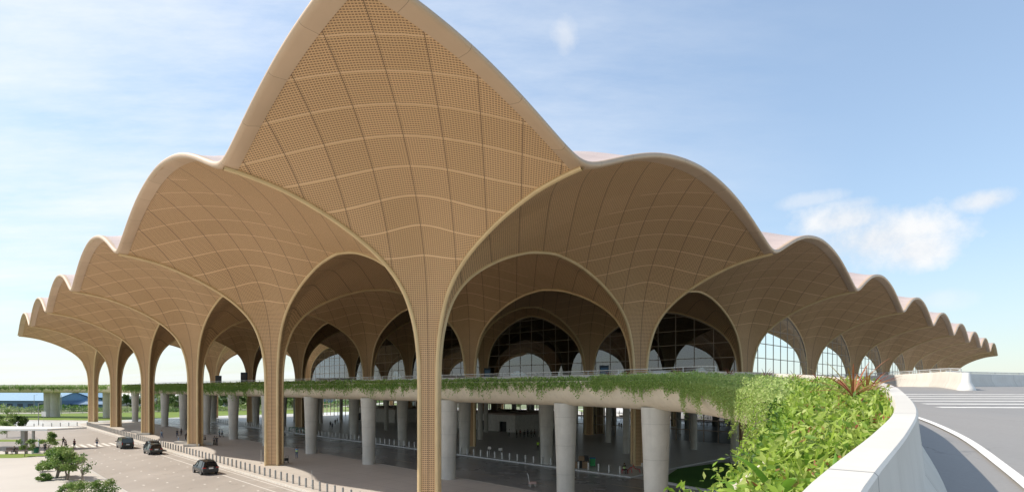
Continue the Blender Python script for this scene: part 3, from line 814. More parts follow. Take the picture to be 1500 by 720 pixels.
n3 = 650; s3 = sA + (sB - sA) * nr.random(n3); w3 = SW(s3); o3 = nr.random(n3) * w3; y3 = np.interp(s3, PS, PP[:, 1]); m3 = np.sin(s3 * 2.3 + o3 * 5) > .3
h3 = np.interp(y3, [1, 4, 6, 9, 14], [.1, .42, .62, .78, .9]) + .16 + .12 * nr.random(n3)
b3 = leaves('reddish_foliage', pathat(s3, o3, h3)[m3], .09, .03, M['leaf_red'], None, nr.random(int(m3.sum())), nbias=(0, 0, .5), fold=.12)
tag(b3, kind='stuff', label='scattered reddish and dry leaves among the planter shrubs', cat='foliage')
tag(a, kind='stuff', label='bright yellow-green leafy shrubs filling the planter beside the white parapet', cat='shrubs')
# mid curtain of small leaved creeper, and the thinner fringe beyond
Cs, Ts, Sz = [], [], []
def strands(s0, s1, per_m, hang, spread, nl, size, tint0):
    n = int((s1 - s0) * per_m)
    ss = s0 + (s1 - s0) * nr.random(n); w = SW(ss)
    clump = .45 + .75 * (.5 + .5 * np.sin(ss * 1.9 + 2.5 * np.sin(ss * .53))) * (.6 + .4 * np.sin(ss * 5.1))
    hl = hang * clump * (.35 + .9 * nr.random(n) ** 1.6)
    drift = nr.normal(size=n) * .12
    for i in range(n):
        k = nl; t = np.linspace(0, 1, k) + nr.normal(size=k) * .02
        L = hl[i]; over = .45
        d = t * (L + over)
        oo = np.where(d < over, w[i] - over + d + .3, w[i] + .3 - .03 * (d - over) + .05)
        hh = np.where(d < over, .62 - .15 * (d / over) ** 2, .47 - (d - over))
        s_ = ss[i] + drift[i] * t * spread + nr.normal(size=k) * .04
        oo = oo + nr.normal(size=k) * .05 ; 
        oo = np.where(hh < -.9, oo - (-.9 - hh) * .2, oo)
        Cs.append(pathat(s_, oo, hh)); Ts.append(np.clip(tint0 + nr.normal(size=k) * .16 - .1 * t, 0, 1)); Sz.append(np.full(k, size))
def mound(s0, s1, per_m, hgt, size, tint0, w0=.15):
    n = int((s1 - s0) * per_m); s = s0 + (s1 - s0) * nr.random(n); w = SW(s); o = w0 + nr.random(n) * (w + .25)
    h = .42 + (hgt * (.55 + .45 * lump(s, o))) * nr.random(n) ** .5
    Cs.append(pathat(s, o, h)); Ts.append(np.clip(tint0 + nr.normal(size=n) * .15, 0, 1)); Sz.append(np.full(n, size))
q = lambda *a: strands(*a)
q(sB - 10, sB - 3, 50, 1.6, 1., 28, .085, .8)
q(sB - 4, s_at_y(27), 70, 2.3, 1., 34, .085, .8)
q(s_at_y(25), s_at_y(36), 62, 1.7, 1., 28, .10, .75)
q(s_at_y(34), s_at_y(48), 46, 1.15, 2., 20, .125, .62)
mound(sB - 6, s_at_y(30), 460, .78, .10, .75); mound(s_at_y(30), s_at_y(48), 330, .72, .13, .65)
C_ = np.concatenate(Cs); a = leaves('hanging_creeper', C_, np.concatenate(Sz), np.concatenate(Sz) * .6, M['leaf_vine'], None, np.concatenate(Ts), droop=(0, 0, -.5))
tag(a, kind='stuff', label='curtain of small leaved creeper hanging over the curved ramp edge', cat='creeper')
Cs, Ts, Sz = [], [], []
q(s_at_y(47), s_at_y(75), 20, 1.25, 3., 14, .20, .5)
q(s_at_y(72), s_at_y(110), 18, 1.5, 3., 12, .24, .48)
q(s_at_y(108), PS[np.argmin(np.abs(PP[:, 0] + 135))], 16, 2.3, 3., 14, .30, .45)
q(PS[np.argmin(np.abs(PP[:, 0] + 137))], sF - 2, 9, 1.5, 3., 10, .42, .45)
mound(s_at_y(47), s_at_y(80), 110, .68, .22, .55); mound(s_at_y(80), sF - 2, 38, .8, .36, .5)
C_ = np.concatenate(Cs); a = leaves('hanging_fringe', C_, np.concatenate(Sz), np.concatenate(Sz) * .5, M['leaf_vine'], None, np.concatenate(Ts), droop=(0, 0, -.9))
tag(a, kind='stuff', label='green fringe of trailing plants over the straight far edge of the road deck', cat='trailing plants')
# one long dangling tendril with leaves
def tendril(s0, o0, L, seed, label):
    r = random.Random(seed); p0 = pathat(np.array([s0]), o0, .3)[0]
    e = empty('dangling_vine', tuple(p0)); tag(e, label, 'vine')
    pts = [Vector((0, 0, 0))]; n = 22
    for i in range(n): pts.append(pts[-1] + Vector((-.03 + r.gauss(0, .025), r.gauss(0, .03), -L / n if i > 2 else -.02 * i)) + (Vector((-.10, -.02, .0)) if i < 4 else Vector((0, 0, 0))))
    m = MB(); m.tube(pts, .009, 5); m.build('stem', M['bark'], e)
    P = []
    for p in pts:
        for j in range(9): P.append([p.x + r.gauss(0, .045), p.y + r.gauss(0, .045), p.z + r.gauss(0, .06)])
    leaves('leaf_spray', np.array(P), .075, .05, M['leaf_bright'], e, np.clip(.55 + nr.normal(size=len(P)) * .2, 0, 1), droop=(0, 0, -.6))['kind'] = 'stuff'
tendril(s_at_y(18.3), SW(s_at_y(18.3)) + .4, 3.1, 3, 'long leafy tendril dangling below the ramp edge above the lawn')
for i_, (y_, l_, t_) in enumerate([(12.6, 1.5, 'leafy tendril hanging in front of the shaded lawn, nearest to the strap-leaved plant'), (13.8, 2.0, 'thin tendril hanging between the lawn and the shrubs'), (22.0, 1.7, 'thin tendril below the curved beam, left of the long one')]):
    tendril(s_at_y(y_), SW(s_at_y(y_)) + .45, l_, 30 + i_, t_)
tendril(s_at_y(15.2), SW(s_at_y(15.2)) + .6, 1.3, 5, 'short leafy tendril dangling next to the longer one')
# blades: strap leaved plants and cordylines
def blades(e, nm, n, L, W, mat, seed, up=.8, droop=.9, seg=7, tintr=(.2, 1), name='blade'):
    r = random.Random(seed); V, Fc, T = [], [], []
    for i in range(n):
        a = 2 * math.pi * (i / n) + r.uniform(-.3, .3); el = r.uniform(up - .35, up + .35); l = L * r.uniform(.65, 1.1)
        p = Vector((0, 0, 0)); d = Vector((math.cos(a) * math.cos(el), math.sin(a) * math.cos(el), math.sin(el))); side = Vector((-math.sin(a), math.cos(a), 0))
        b = len(V); t = r.uniform(*tintr)
        for k in range(seg + 1):
            f = k / seg; w = W * (math.sin(math.pi * min(.97, f * .85 + .12)) ** .8) * .5
            nrm = side.cross(d)
            V += [p + side * w, p - nrm * w * .35, p - side * w]; T += [t, t, t]
            p = p + d * (l / seg); d = (d + Vector((0, 0, -droop / seg))).normalized()
        for k in range(seg):
            for c in (0, 1): Fc.append((b + 3 * k + c, b + 3 * k + c + 1, b + 3 * k + c + 4, b + 3 * k + c + 3))
    me = bpy.data.meshes.new(name); me.from_pydata([tuple(v) for v in V], [], Fc); me.polygons.foreach_set('use_smooth', [True] * len(Fc))
    at = me.attributes.new('tint', 'FLOAT', 'POINT'); at.data.foreach_set('value', np.array(T, dtype=np.float32)); me.materials.append(mat)
    o = bpy.data.objects.new(name, me); COL.objects.link(o); o.parent = e; return o
def strap(x, y, z, L, W, n, seed, label, **kw):
    e = empty('strap_leaf_plant', (x, y, z)); tag(e, label, 'plant'); blades(e, '', n, L, W, M['strap'], seed, name='leaf_rosette', **kw); return e
def at_(s, o, h): return tuple(pathat(np.array([s]), o, h)[0])
strap(2.3, 4.75, -1.05, .95, .085, 7, 4, 'broad strap-leaved plant in the foreground at the lower end of the planting', up=.7, droop=.9)
strap(2.6, 4.5, -1.0, .5, .06, 5, 8, 'smaller strap-leaved clump beside the broad-bladed foreground plant', up=1.2, droop=.3)
strap(*at_(s_at_y(8.0), .55, .75), .5, .03, 14, 9, 'narrow-leaved dark green tuft against the parapet', up=.7)
strap(*at_(s_at_y(10.4), .5, .8), .45, .03, 14, 19, 'narrow-leaved tuft where the parapet starts to bend away', up=.8)
cords = [(9.9, .62, 1.1, 1.0, 'large red-bronze spiky cordyline nearest the bend of the parapet'), (11.6, .4, 1.05, .85, 'spiky cordyline just right of the largest red one'),
         (14.5, .55, .95, .6, 'reddish cordyline poking above the creeper left of the two large ones'), (17.5, .5, .9, .6, 'green and red cordyline above the creeper'),
         (20.5, .6, .95, .6, 'small red cordyline standing above the creeper curtain'), (24, .6, .95, .65, 'red-tipped cordyline in the middle of the curved planting'),
         (28, .6, .95, .7, 'dull red cordyline where the planting begins to straighten'), (33, .6, .95, .7, 'brownish red cordyline beside the deck kiosk'), (40, .6, .95, .8, 'dark red cordyline near the wide glazed arch'),
         (45.5, .6, .95, .8, 'leafy green and red cordyline left of the blue sign totem'), (48, .6, .95, .9, 'tall reddish cordyline right below the slim column')]
for y, o_, h_, L, lab in cords:
    e = empty('cordyline', at_(s_at_y(y), o_, h_ - .35)); tag(e, lab, 'plant', 'cordylines along the parapet')
    m = MB(); m.tube([(0, 0, -.2), (0.02, 0, .15), (.0, .02, .3)], .018, 6); m.build('stem', M['bark'], e)
    b = blades(e, '', 26, L, .035, M['leaf_red'], int(y * 10), up=.75, droop=.7, seg=5, name='leaf_rosette', tintr=(0, 1)); b.location = (0, 0, .25)

# ------------------------------------------------------------------ trees
def gp(px, y):                  # ground point seen at photo pixel (px, y)
    d = EYE * F / (y - 568); return ((px - 750) / F * d, d)
def tree(name, loc, H, spread, seed, mat, nleaf, lsize, label, cat='tree', group=None, stems=1, trunk=.12, crown0=.35, clumps=14, fork=.35, z0=G):
    r = random.Random(seed); e = empty(name, (loc[0], loc[1], z0)); tag(e, label, cat, group)
    m = MB(); tips = []
    for k in range(stems):
        a0 = r.uniform(0, 6.28); lean = .0 if stems == 1 else spread * .3
        base = Vector((math.cos(a0) * .12 * (stems > 1), math.sin(a0) * .12 * (stems > 1), 0))
        top = Vector((math.cos(a0) * lean, math.sin(a0) * lean, H * fork))
        mid = (base + top) * .5 + Vector((r.gauss(0, .05 * H * .3), r.gauss(0, .05 * H * .3), 0))
        m.tube([base, mid, top], [trunk, trunk * .8, trunk * .65], 7)
        for j in range(max(3, clumps // stems)):
            a = r.uniform(0, 6.28); rr = spread * math.sqrt(r.uniform(.02, 1)) ; hh = H * r.uniform(crown0, .97)
            fz = (hh / H - crown0) / (1 - crown0); rr *= math.sqrt(max(.08, 1 - fz ** 2.2)) * (.65 + .35 * min(1, fz * 4))
            tip = Vector((top.x * .5 + math.cos(a) * rr, top.y * .5 + math.sin(a) * rr, hh))
            md = (top + tip) * .5 + Vector((r.gauss(0, .1), r.gauss(0, .1), -abs(r.gauss(0, .1)) * H * .2))
            m.tube([top * .92, md, tip], [trunk * .5, trunk * .3, trunk * .1], 5, cap=False); tips.append(tip)
    m.build('trunk', M['bark'], e)
    n = int(nleaf * 1.7); ti = nr.integers(0, len(tips), n); T = np.array([tuple(t) for t in tips])
    cr = np.array([spread * r.uniform(.26, .48) for _ in tips])[ti][:, None]
    d = nr.normal(size=(n, 3)); d /= np.linalg.norm(d, axis=1)[:, None]; rad = nr.random((n, 1)) ** .45
    P = T[ti] + d * rad * cr * np.array([1, 1, .75])
    ct = np.array([r.gauss(.5, .2) for _ in tips])[ti]
    tint = np.clip(ct + .15 * d[:, 2] + nr.normal(size=n) * .12, 0, 1)
    leaves('crown', P, lsize, lsize * .5, mat, e, tint, fold=.2)
    return e
LB, LF = M['leaf_bright'], M['leaf_far']
M['leaf_garden'] = mat_leaf('leaf_garden', [(.06, .13, .03), (.13, .24, .05), (.24, .34, .09), (.34, .40, .17)], .3)
LG = M['leaf_garden']
tree('frangipani_tree', gp(82, 699), 3.3, 1.9, 21, LG, 2600, .3, 'dense low frangipani on pale paving beside the forecourt', stems=3, clumps=18, crown0=.3)
tree('frangipani_tree', gp(97, 702), 3.4, 1.6, 22, LG, 1500, .28, 'spreading frangipani leaning over the forecourt edge behind the bottom shrubs', stems=3, clumps=15, crown0=.4)
tree('bare_sapling', gp(119, 710), 3.5, 1.1, 23, LG, 130, .28, 'nearly bare sapling with a few leaf tufts at the edge of the forecourt', stems=2, clumps=12, crown0=.45, trunk=.07)
tree('young_tree', gp(71, 664), 3.4, 1.2, 24, LG, 700, .3, 'slim young tree beside the shelter at the crossing', clumps=9, trunk=.07)
tree('young_tree', gp(36, 668), 3.2, 1.2, 25, LG, 420, .3, 'small young tree in the grass strip in front of the shelter', clumps=8, trunk=.06)
tree('young_tree', gp(10, 640), 3.6, 1.6, 26, LG, 500, .35, 'young tree behind the flat-roofed shelter', clumps=9, trunk=.07)
tree('clipped_shrub', gp(28, 624), 2.9, 1.9, 27, LF, 1500, .4, 'rounded dark green shrub beside the lamp post', cat='shrub', clumps=14, crown0=.15, fork=.15)
tree('young_tree', gp(8, 628), 5.0, 2.6, 28, LG, 700, .4, 'thin leafy tree at the left edge above the shelter roof', clumps=12, trunk=.09)
for i, (x, y, h, s, lab) in enumerate([(118, 729, 1.5, 1.5, 'low round shrub at the bottom edge under the frangipanis'), (148, 726, 1.7, 1.5, 'low green shrub at the forecourt corner, right end of the row'), (98, 722, .8, 1.0, 'small bright shrub at the left end of the bottom row'),
                                   (62, 690, .7, .9, 'small clipped mound left of the dense frangipani'), (66, 703, .7, .8, 'lower small mound left of the dense frangipani')]):
    tree('low_shrub', gp(x, y), h, s, 40 + i, LG, 800, .2, lab, cat='shrub', clumps=10, crown0=.15, fork=.2, trunk=.04)
# trees beyond the terminal end
specs = []
r = random.Random(5)
kinds = ['rounded dark green tree', 'broad bright green tree', 'tall loose crowned tree', 'low bushy tree']
where = [(-92, 'seen under the deck left of the pier'), (0, '')]
tl = [(207, 596, 9, 'between the second and third bronze columns'), (228, 600, 11, 'right of the third bronze column under the deck'), (246, 598, 9, 'left of the fourth bronze column'), (262, 601, 8, 'just beyond the fourth bronze column'),
      (283, 599, 8, 'behind the fourth bronze column, topmost leaves showing'), (310, 600, 8, 'under the deck right of the fourth bronze column'), (352, 600, 9, 'between round piers beyond the arrivals road'), (372, 602, 8, 'left of the fifth pier beyond the road'),
      (186, 598, 7, 'between the first pair of bronze columns'), (160, 595, 6, 'left of the second bronze column'), (130, 594, 5, 'between the blue sheds and the first column'), (112, 592, 5, 'beside the small blue-roofed shed'),
      (22, 595, 5, 'in front of the long blue shed'), (44, 596, 5, 'right part of the scrub before the long blue shed'), (56, 594, 6, 'taller, near the thick double pier'), (430, 600, 9, 'seen past the column nearest the planted beam'), (330, 597, 8, 'deep beyond the piers')]
for i, (x, y, h, wh) in enumerate(tl):
    kd = kinds[i % 4]
    tree('background_tree', gp(x, y), h, h * .5, 60 + i, LF if i % 4 != 1 else LG, 700, .9, kd + ' ' + wh, group='trees beyond the far end of the terminal', clumps=12, trunk=.18, crown0=.18, fork=.25)
# scrub and far wood as masses
def mass(name, label, pts, n, hgt, size, mat, cat):
    P = []
    for (x0, y0, x1, y1, wd, h) in pts:
        L = math.hypot(x1 - x0, y1 - y0); k = int(n * L / 100)
        t = nr.random(k); ww = (nr.random(k) - .5) * wd; nx, ny = -(y1 - y0) / L, (x1 - x0) / L
        hh = h * (.5 + .5 * np.sin(t * L * .21 + 2 * np.sin(t * L * .07))) * .7 + h * .3
        P.append(np.stack([x0 + (x1 - x0) * t + nx * ww, y0 + (y1 - y0) * t + ny * ww, G + hh * nr.random(k) ** .6], 1))
    P = np.concatenate(P); o = leaves(name, P, size, size * .55, mat, None, np.clip(.5 + .3 * np.sin(P[:, 0] * .13) + nr.normal(size=len(P)) * .15, 0, 1)); tag(o, label, cat, None, 'stuff')
mass('scrub', 'belt of mixed green scrub behind the mesh fence', [(-330, 252, -150, 258, 10, 3.2), (-150, 262, 40, 400, 14, 4.5), (-420, 420, -100, 480, 60, 5)], 2600, 3, 1.1, LG, 'scrub')
mass('distant_wood', 'low line of distant trees along the horizon', [(-1500, 1300, 300, 1500, 60, 9), (-900, 700, -200, 800, 80, 7), (300, 1500, 2500, 1100, 60, 9)], 700, 9, 5.5, LF, 'wood')
# ------------------------------------------------------------------ vehicles
def loft(mb, secs, cap=True):
    b = len(mb.v); mb.grid(secs, closed=True)
    if cap:
        n = len(secs[0]); mb.face([b + i for i in range(n)]); e = b + (len(secs) - 1) * n; mb.face([e + i for i in range(n)][::-1])
def car(name, loc, rz, label, L=4.7, W=1.9, H=1.75, van=False, paint='carpaint'):
    e = empty(name, loc, rz, label, 'car' if not van else 'van', 'cars stopped along the kerb')
    hw = W / 2; belt = .98 if not van else 1.12
    # y, halfwidth, zbottom, ztop of the lower body (front is +y)
    if van: st = [(-2.5, .86, .45, 1.1), (-2.46, .93, .3, 1.12), (-1.6, .96, .28, 1.12), (1.5, .96, .28, 1.12), (2.1, .93, .28, 1.05), (2.42, .86, .3, .9), (2.5, .78, .4, .7)]
    else: st = [(-2.35, .80, .5, .92), (-2.3, .90, .34, .98), (-1.7, .95, .3, 1.0), (.6, .95, .3, .98), (1.3, .94, .3, .97), (2.0, .90, .3, .86), (2.3, .82, .34, .72), (2.35, .72, .45, .6)]
    secs = []
    for y, w, zb, zt in st:
        secs.append([(-w * .9, y, zb), (-w, y, zb + .14), (-w * 1.01, y, (zb + zt) / 2), (-w * .98, y, zt - .08), (-w * .9, y, zt), (w * .9, y, zt), (w * .98, y, zt - .08), (w * 1.01, y, (zb + zt) / 2), (w, y, zb + .14), (w * .9, y, zb)])
    m = MB(); loft(m, secs); m.build('body', M[paint], e)
    # greenhouse: dark glass volume, painted roof and pillars
    if van: gh = [(-2.46, .84, .80), (-2.3, .88, .78), (1.0, .9, .78), (1.35, .88, .74), (2.05, .84, .1)]; zz = [1.06, 1.92, 1.95, 1.85, 1.08]; roofy = [(-2.36, 1.90), (-1.5, 1.97), (.9, 1.96), (1.3, 1.86)]; rw = .76
    else: gh = None; roofy = [(-2.02, 1.60), (-1.4, 1.72), (.0, 1.75), (.55, 1.66)]; rw = .62
    t = belt; m = MB(); g = []
    if van: prof = [(-2.47, t, .88, -2.38, 1.88), (-2.3, t, .9, -2.2, 1.93), (1.0, t, .9, .9, 1.93), (2.05, t - .06, .86, 1.3, 1.84)]
    else: prof = [(-2.28, t, .84, -2.0, 1.56), (-1.6, t, .88, -1.4, 1.70), (.1, t, .88, .0, 1.72), (1.35, t - .02, .84, .55, 1.62)]
    secs = [[(-w, yb, zb - .03), (-rw, yt, zt), (rw, yt, zt), (w, yb, zb - .03)] for yb, zb, w, yt, zt in prof]
    loft(m, secs); m.build('window_glass', M['carglass'], e, smooth=False)
    m = MB(); rows = [[(-rw - .03, y, z - .05), (-rw * .9, y, z + .01), (0, y, z + .035), (rw * .9, y, z + .01), (rw + .03, y, z - .05)] for y, z in roofy]
    m.grid(rows); m.grid([[(x, y, z - .05) for x, y, z in r] for r in rows], flip=True); ro = m.build('roof', M[paint], e)
    for s in (-1, 1):
        m = MB()
        for i, (yb, zb, w, yt, zt) in enumerate(prof): m.tube([(s * (w + .005), yb, zb - .02), (s * (rw + .012), yt, zt)], .045 if i in (0, 3) else .03, 6)
        if not van: m.tube([(s * .6, -1.7, 1.78), (s * .6, .2, 1.80)], .02, 6)
        m.build('pillar', M[paint], e)
        m = MB(); m.ellipsoid((s * (hw + .1), prof[2][0] + .75, t + .06), (.12, .07, .09)); m.build('door_mirror', M[paint], e)
        yr = st[0][0]
        m = MB()
        if van: m.box((s * .84, yr + .02, 1.0), (.12, .1, .42))
        else: m.box((s * .74, yr + .05, .93), (.34, .14, .13)); m.box((s * .84, yr + .14, .95), (.16, .2, .12))
        m.build('tail_lamp', M['redlamp'], e)
        m = MB(); m.box((s * .68, st[-2][0] + .0, .68), (.28, .14, .12)); m.build('headlight', M['chrome'], e)
        for y in ((-1.45, 1.45) if not van else (-1.55, 1.6)):
            m = MB(); n = 20; R1 = .36
            prof_ = [(-.11, R1 * .8), (-.11, R1 * .97), (-.07, R1), (.07, R1), (.11, R1 * .97), (.11, R1 * .8)]
            m.grid([[(s * (hw - .1) + ox_, y + r_ * math.cos(a), R1 + r_ * math.sin(a)) for a in [2 * math.pi * k_ / n for k_ in range(n)]] for ox_, r_ in prof_], closed=True)
            w_ = m.build('wheel', M['rubber'], e)
            m = MB(); c0 = len(m.v); m.vert((s * (hw - .02), y, R1))
            for k_ in range(10):
                a = 2 * math.pi * k_ / 10
                for da, rr in ((-.16, R1 * .8), (.16, R1 * .8)): m.vert((s * (hw - .0), y + rr * math.cos(a + da), R1 + rr * math.sin(a + da)))
                m.face((c0, c0 + 1 + 2 * k_, c0 + 2 + 2 * k_))
            m.grid([[(s * (hw - .005), y + rr * math.cos(a), R1 + rr * math.sin(a)) for a in [2 * math.pi * q_ / 20 for q_ in range(20)]] for rr in (R1 * .7, R1 * .82)], closed=True)
            m.build('wheel_rim', M['rim'], w_, smooth=False)
    m = MB(); m.box((0, st[0][0] - .02, .86 if not van else .8), (.5, .03, .16)); m.build('number_plate', M['plate'], e, smooth=False)
    m = MB(); m.box((0, st[0][0] + .02, .45), (1.6, .16, .2)); m.build('rear_bumper', M['black'], e, smooth=False)
    m = MB(); m.tube([(-.3, st[0][0] - .03, 1.02), (.3, st[0][0] - .03, 1.02)], .02, 6); m.build('chrome_trim', M['chrome'], e)
    return e
def onroad(px, y, ahead=2.3): x, d = gp(px, y); return (x - RT * ahead, d + RT * ahead, G + .004)
RZ = math.radians(45)           # facing along +L
car('parked_suv', onroad(309, 695), RZ, 'dark SUV parked alone, nearest of the cars on the forecourt', paint='carpaint')
car('parked_suv', onroad(229, 665.5), RZ, 'dark grey-green SUV parked behind the van, partly hiding a smaller car', paint='carpaint2')
car('parked_suv', (onroad(229, 665.5)[0] - 3.2, onroad(229, 665.5)[1] + 4.75, G + .004), RZ, 'dark car mostly hidden between the van and the grey-green SUV', paint='carpaint', L=4.4)
car('parked_van', onroad(187, 656.8), RZ, 'dark grey van stopped at the end of the zebra crossing', van=True, paint='carpaint2')

# ------------------------------------------------------------------ people
SKIN = solid('skin', (.34, .20, .13), .6); HAIR = solid('hair', (.02, .015, .012), .7); SHOE = solid('shoe', (.04, .035, .03), .7)
def skinned(name, V, E, Rr, mat, parent, sub=1, root=0):
    me = bpy.data.meshes.new(name); me.from_pydata(V, E, []); me.materials.append(mat)
    o = bpy.data.objects.new(name, me); COL.objects.link(o); o.parent = parent
    md = o.modifiers.new('skin', 'SKIN'); md.use_smooth_shade = True
    lay = me.skin_vertices[0] if len(me.skin_vertices) else me.attributes and None
    if lay is None:
        return o
    for i, r_ in enumerate(Rr): lay.data[i].radius = (r_, r_) if not isinstance(r_, tuple) else r_
    lay.data[root].use_root = True
    sb = o.modifiers.new('sub', 'SUBSURF'); sb.levels = sub; sb.render_levels = sub
    return o
def body_chain(pose, h):
    k = h / 1.72; st, ar, bend = pose.get('stride', .12), pose.get('arm', .12), pose.get('bend', 0.)
    sit = pose.get('sit', False)
    def P(x, y, z): return Vector((x * k, y * k, z * k))
    hip = .93 if not sit else .50
    J = {}
    J['pelvis'] = P(0, 0, hip)
    up = Vector((0, math.sin(bend), math.cos(bend)))
    def U(d, x=0., f=0.): return J['pelvis'] + up * d * k + Vector((x * k, 0, 0)) + Vector((0, math.cos(bend), -math.sin(bend))) * f * k
    J['waist'] = U(.14); J['chest'] = U(.36); J['neck'] = U(.53); J['head0'] = U(.60, 0, .01); J['head1'] = U(.70, 0, .03); J['head2'] = U(.76, 0, .02)
    for s, n in ((-1, 'l'), (1, 'r')):
        sg = s * (1 if pose.get('lead', 1) > 0 else -1)
        J['hip' + n] = P(s * .095, 0, hip - .04)
        if sit:
            J['knee' + n] = P(s * .13, .42, hip - .02); J['ank' + n] = P(s * .13, .44, .08); J['toe' + n] = P(s * .14, .60, .035)
        else:
            f = st * sg
            J['knee' + n] = P(s * .10, f * .55 + .03, .50); J['ank' + n] = P(s * .10, f - (.04 if f < 0 else 0), .085 + (.05 if f < -.15 else 0)); J['toe' + n] = P(s * .11, f + .15, .03)
        fa = -ar * sg
        J['sho' + n] = U(.49, s * .19); 
        if pose.get('hold'):
            J['elb' + n] = U(.24, s * .25, .06); J['wri' + n] = U(.26, s * .14, .28); J['han' + n] = U(.27, s * .10, .35)
        elif bend > .5:
            J['elb' + n] = J['sho' + n] + P(s * .03, .06, -.27); J['wri' + n] = J['elb' + n] + P(0, .10, -.22); J['han' + n] = J['wri' + n] + P(0, .03, -.08)
        else:
            J['elb' + n] = U(.21, s * .24, fa * .5); J['wri' + n] = U(-.03, s * .25, fa + .06); J['han' + n] = U(-.11, s * .245, fa + .10)
    return J, k
def person(loc, rz, label, top, leg, pose={}, h=1.7, vest=None, long_sleeve=False, skirt=False, z=None):
    e = empty('person', (loc[0], loc[1], G + .13 if z is None else z), rz, label, 'person')
    J, k = body_chain(pose, h)
    names = ['pelvis', 'waist', 'chest', 'neck', 'head0', 'head1', 'head2'] + [a + n for n in 'lr' for a in ('hip', 'knee', 'ank', 'toe', 'sho', 'elb', 'wri', 'han')]
    ix = {n: i for i, n in enumerate(names)}
    R = {'pelvis': (.135, .10), 'waist': (.12, .09), 'chest': (.15, .10), 'neck': .05, 'head0': .075, 'head1': .092, 'head2': .07, 'hip': .085, 'knee': .055, 'ank': .038, 'toe': .035, 'sho': .055, 'elb': .042, 'wri': .03, 'han': .035}
    E = [('pelvis', 'waist'), ('waist', 'chest'), ('chest', 'neck'), ('neck', 'head0'), ('head0', 'head1'), ('head1', 'head2')]
    for n in 'lr': E += [('pelvis', 'hip' + n), ('hip' + n, 'knee' + n), ('knee' + n, 'ank' + n), ('ank' + n, 'toe' + n), ('chest', 'sho' + n), ('sho' + n, 'elb' + n), ('elb' + n, 'wri' + n), ('wri' + n, 'han' + n)]
    gr = lambda n: R.get(n, R.get(n[:-1]))
    def mul(r, f): return tuple(q * f * k for q in r) if isinstance(r, tuple) else r * f * k
    skinned('body', [tuple(J[n]) for n in names], [(ix[a], ix[b]) for a, b in E], [mul(gr(n), .94) for n in names], SKIN, e)
    def garment(nm, nl, el, f, mat, ext=None):
        V = {n: Vector(J[n]) for n in nl}
        if ext: V.update(ext)
        ii = {n: i for i, n in enumerate(nl)}
        return skinned(nm, [tuple(V[n]) for n in nl], [(ii[a], ii[b]) for a, b in el], [mul(gr(n), f) for n in nl], mat, e)
    arm = ['sho', 'elb'] + (['wri'] if long_sleeve else [])
    nl = ['waist', 'pelvis', 'chest'] + [a + n for n in 'lr' for a in arm]; el = [('pelvis', 'waist'), ('waist', 'chest')]
    for n in 'lr':
        el += [('chest', 'sho' + n), ('sho' + n, 'elb' + n)] + ([('elb' + n, 'wri' + n)] if long_sleeve else [])
    ext = {} if long_sleeve else {'elb' + n: J['sho' + n].lerp(J['elb' + n], .8) for n in 'lr'}
    garment('shirt', nl, el, 1.16, top, ext)
    nl = ['pelvis'] + [a + n for n in 'lr' for a in ('hip', 'knee', 'ank')]; el = [('pelvis', 'hipl'), ('pelvis', 'hipr')] + [(a + n, b + n) for n in 'lr' for a, b in (('hip', 'knee'), ('knee', 'ank'))]
    garment('trousers', nl, el, 1.2, leg)
    m = MB(); c = J['head1'] + Vector((0, -.012 * k, .045 * k)); m.ellipsoid(c, (.088 * k, .10 * k, .085 * k)); m.build('hair', HAIR, e)
    for n in 'lr':
        m = MB(); p = J['ank' + n].lerp(J['toe' + n], .5); m.ellipsoid(p + Vector((0, .02, -.01)), (.05 * k, .14 * k, .045 * k), 8, 5); m.build('shoe', SHOE, e)
    if vest:
        garment('safety_vest', ['waist', 'pelvis', 'chest'], [('pelvis', 'waist'), ('waist', 'chest')], 1.32, vest)
        m = MB()
        for d in (.1, .3): 
            c = J['pelvis'].lerp(J['neck'], d + .15)
            m.grid([[(c.x + .195 * k * math.cos(a), c.y + .15 * k * math.sin(a), c.z + dz) for a in [2 * math.pi * q_ / 16 for q_ in range(16)]] for dz in (-.02, .02)], closed=True)
        m.build('reflective_bands', solid('reflective_tape', (.75, .75, .75)), e)
    return e
WH, BL, BK, NV, BR, JN = solid('cloth_white', (.62, .62, .62)), solid('cloth_blue', (.14, .26, .48)), solid('cloth_black', (.025, .025, .03)), solid('cloth_navy', (.03, .04, .08)), solid('cloth_maroon', (.16, .05, .05)), solid('cloth_jeans', (.07, .12, .22))
HV = solid('hi_vis', (.50, .85, .06), .6); LBL = solid('cloth_light_blue', (.35, .5, .68)); TEAL = solid('cloth_teal', (.04, .28, .34))
wk = dict(stride=.26, arm=.2); wk2 = dict(stride=.22, arm=.16, lead=-1); stn = dict(stride=.04, arm=.03)
D = math.radians
def pp(px, y): return gp(px, y)
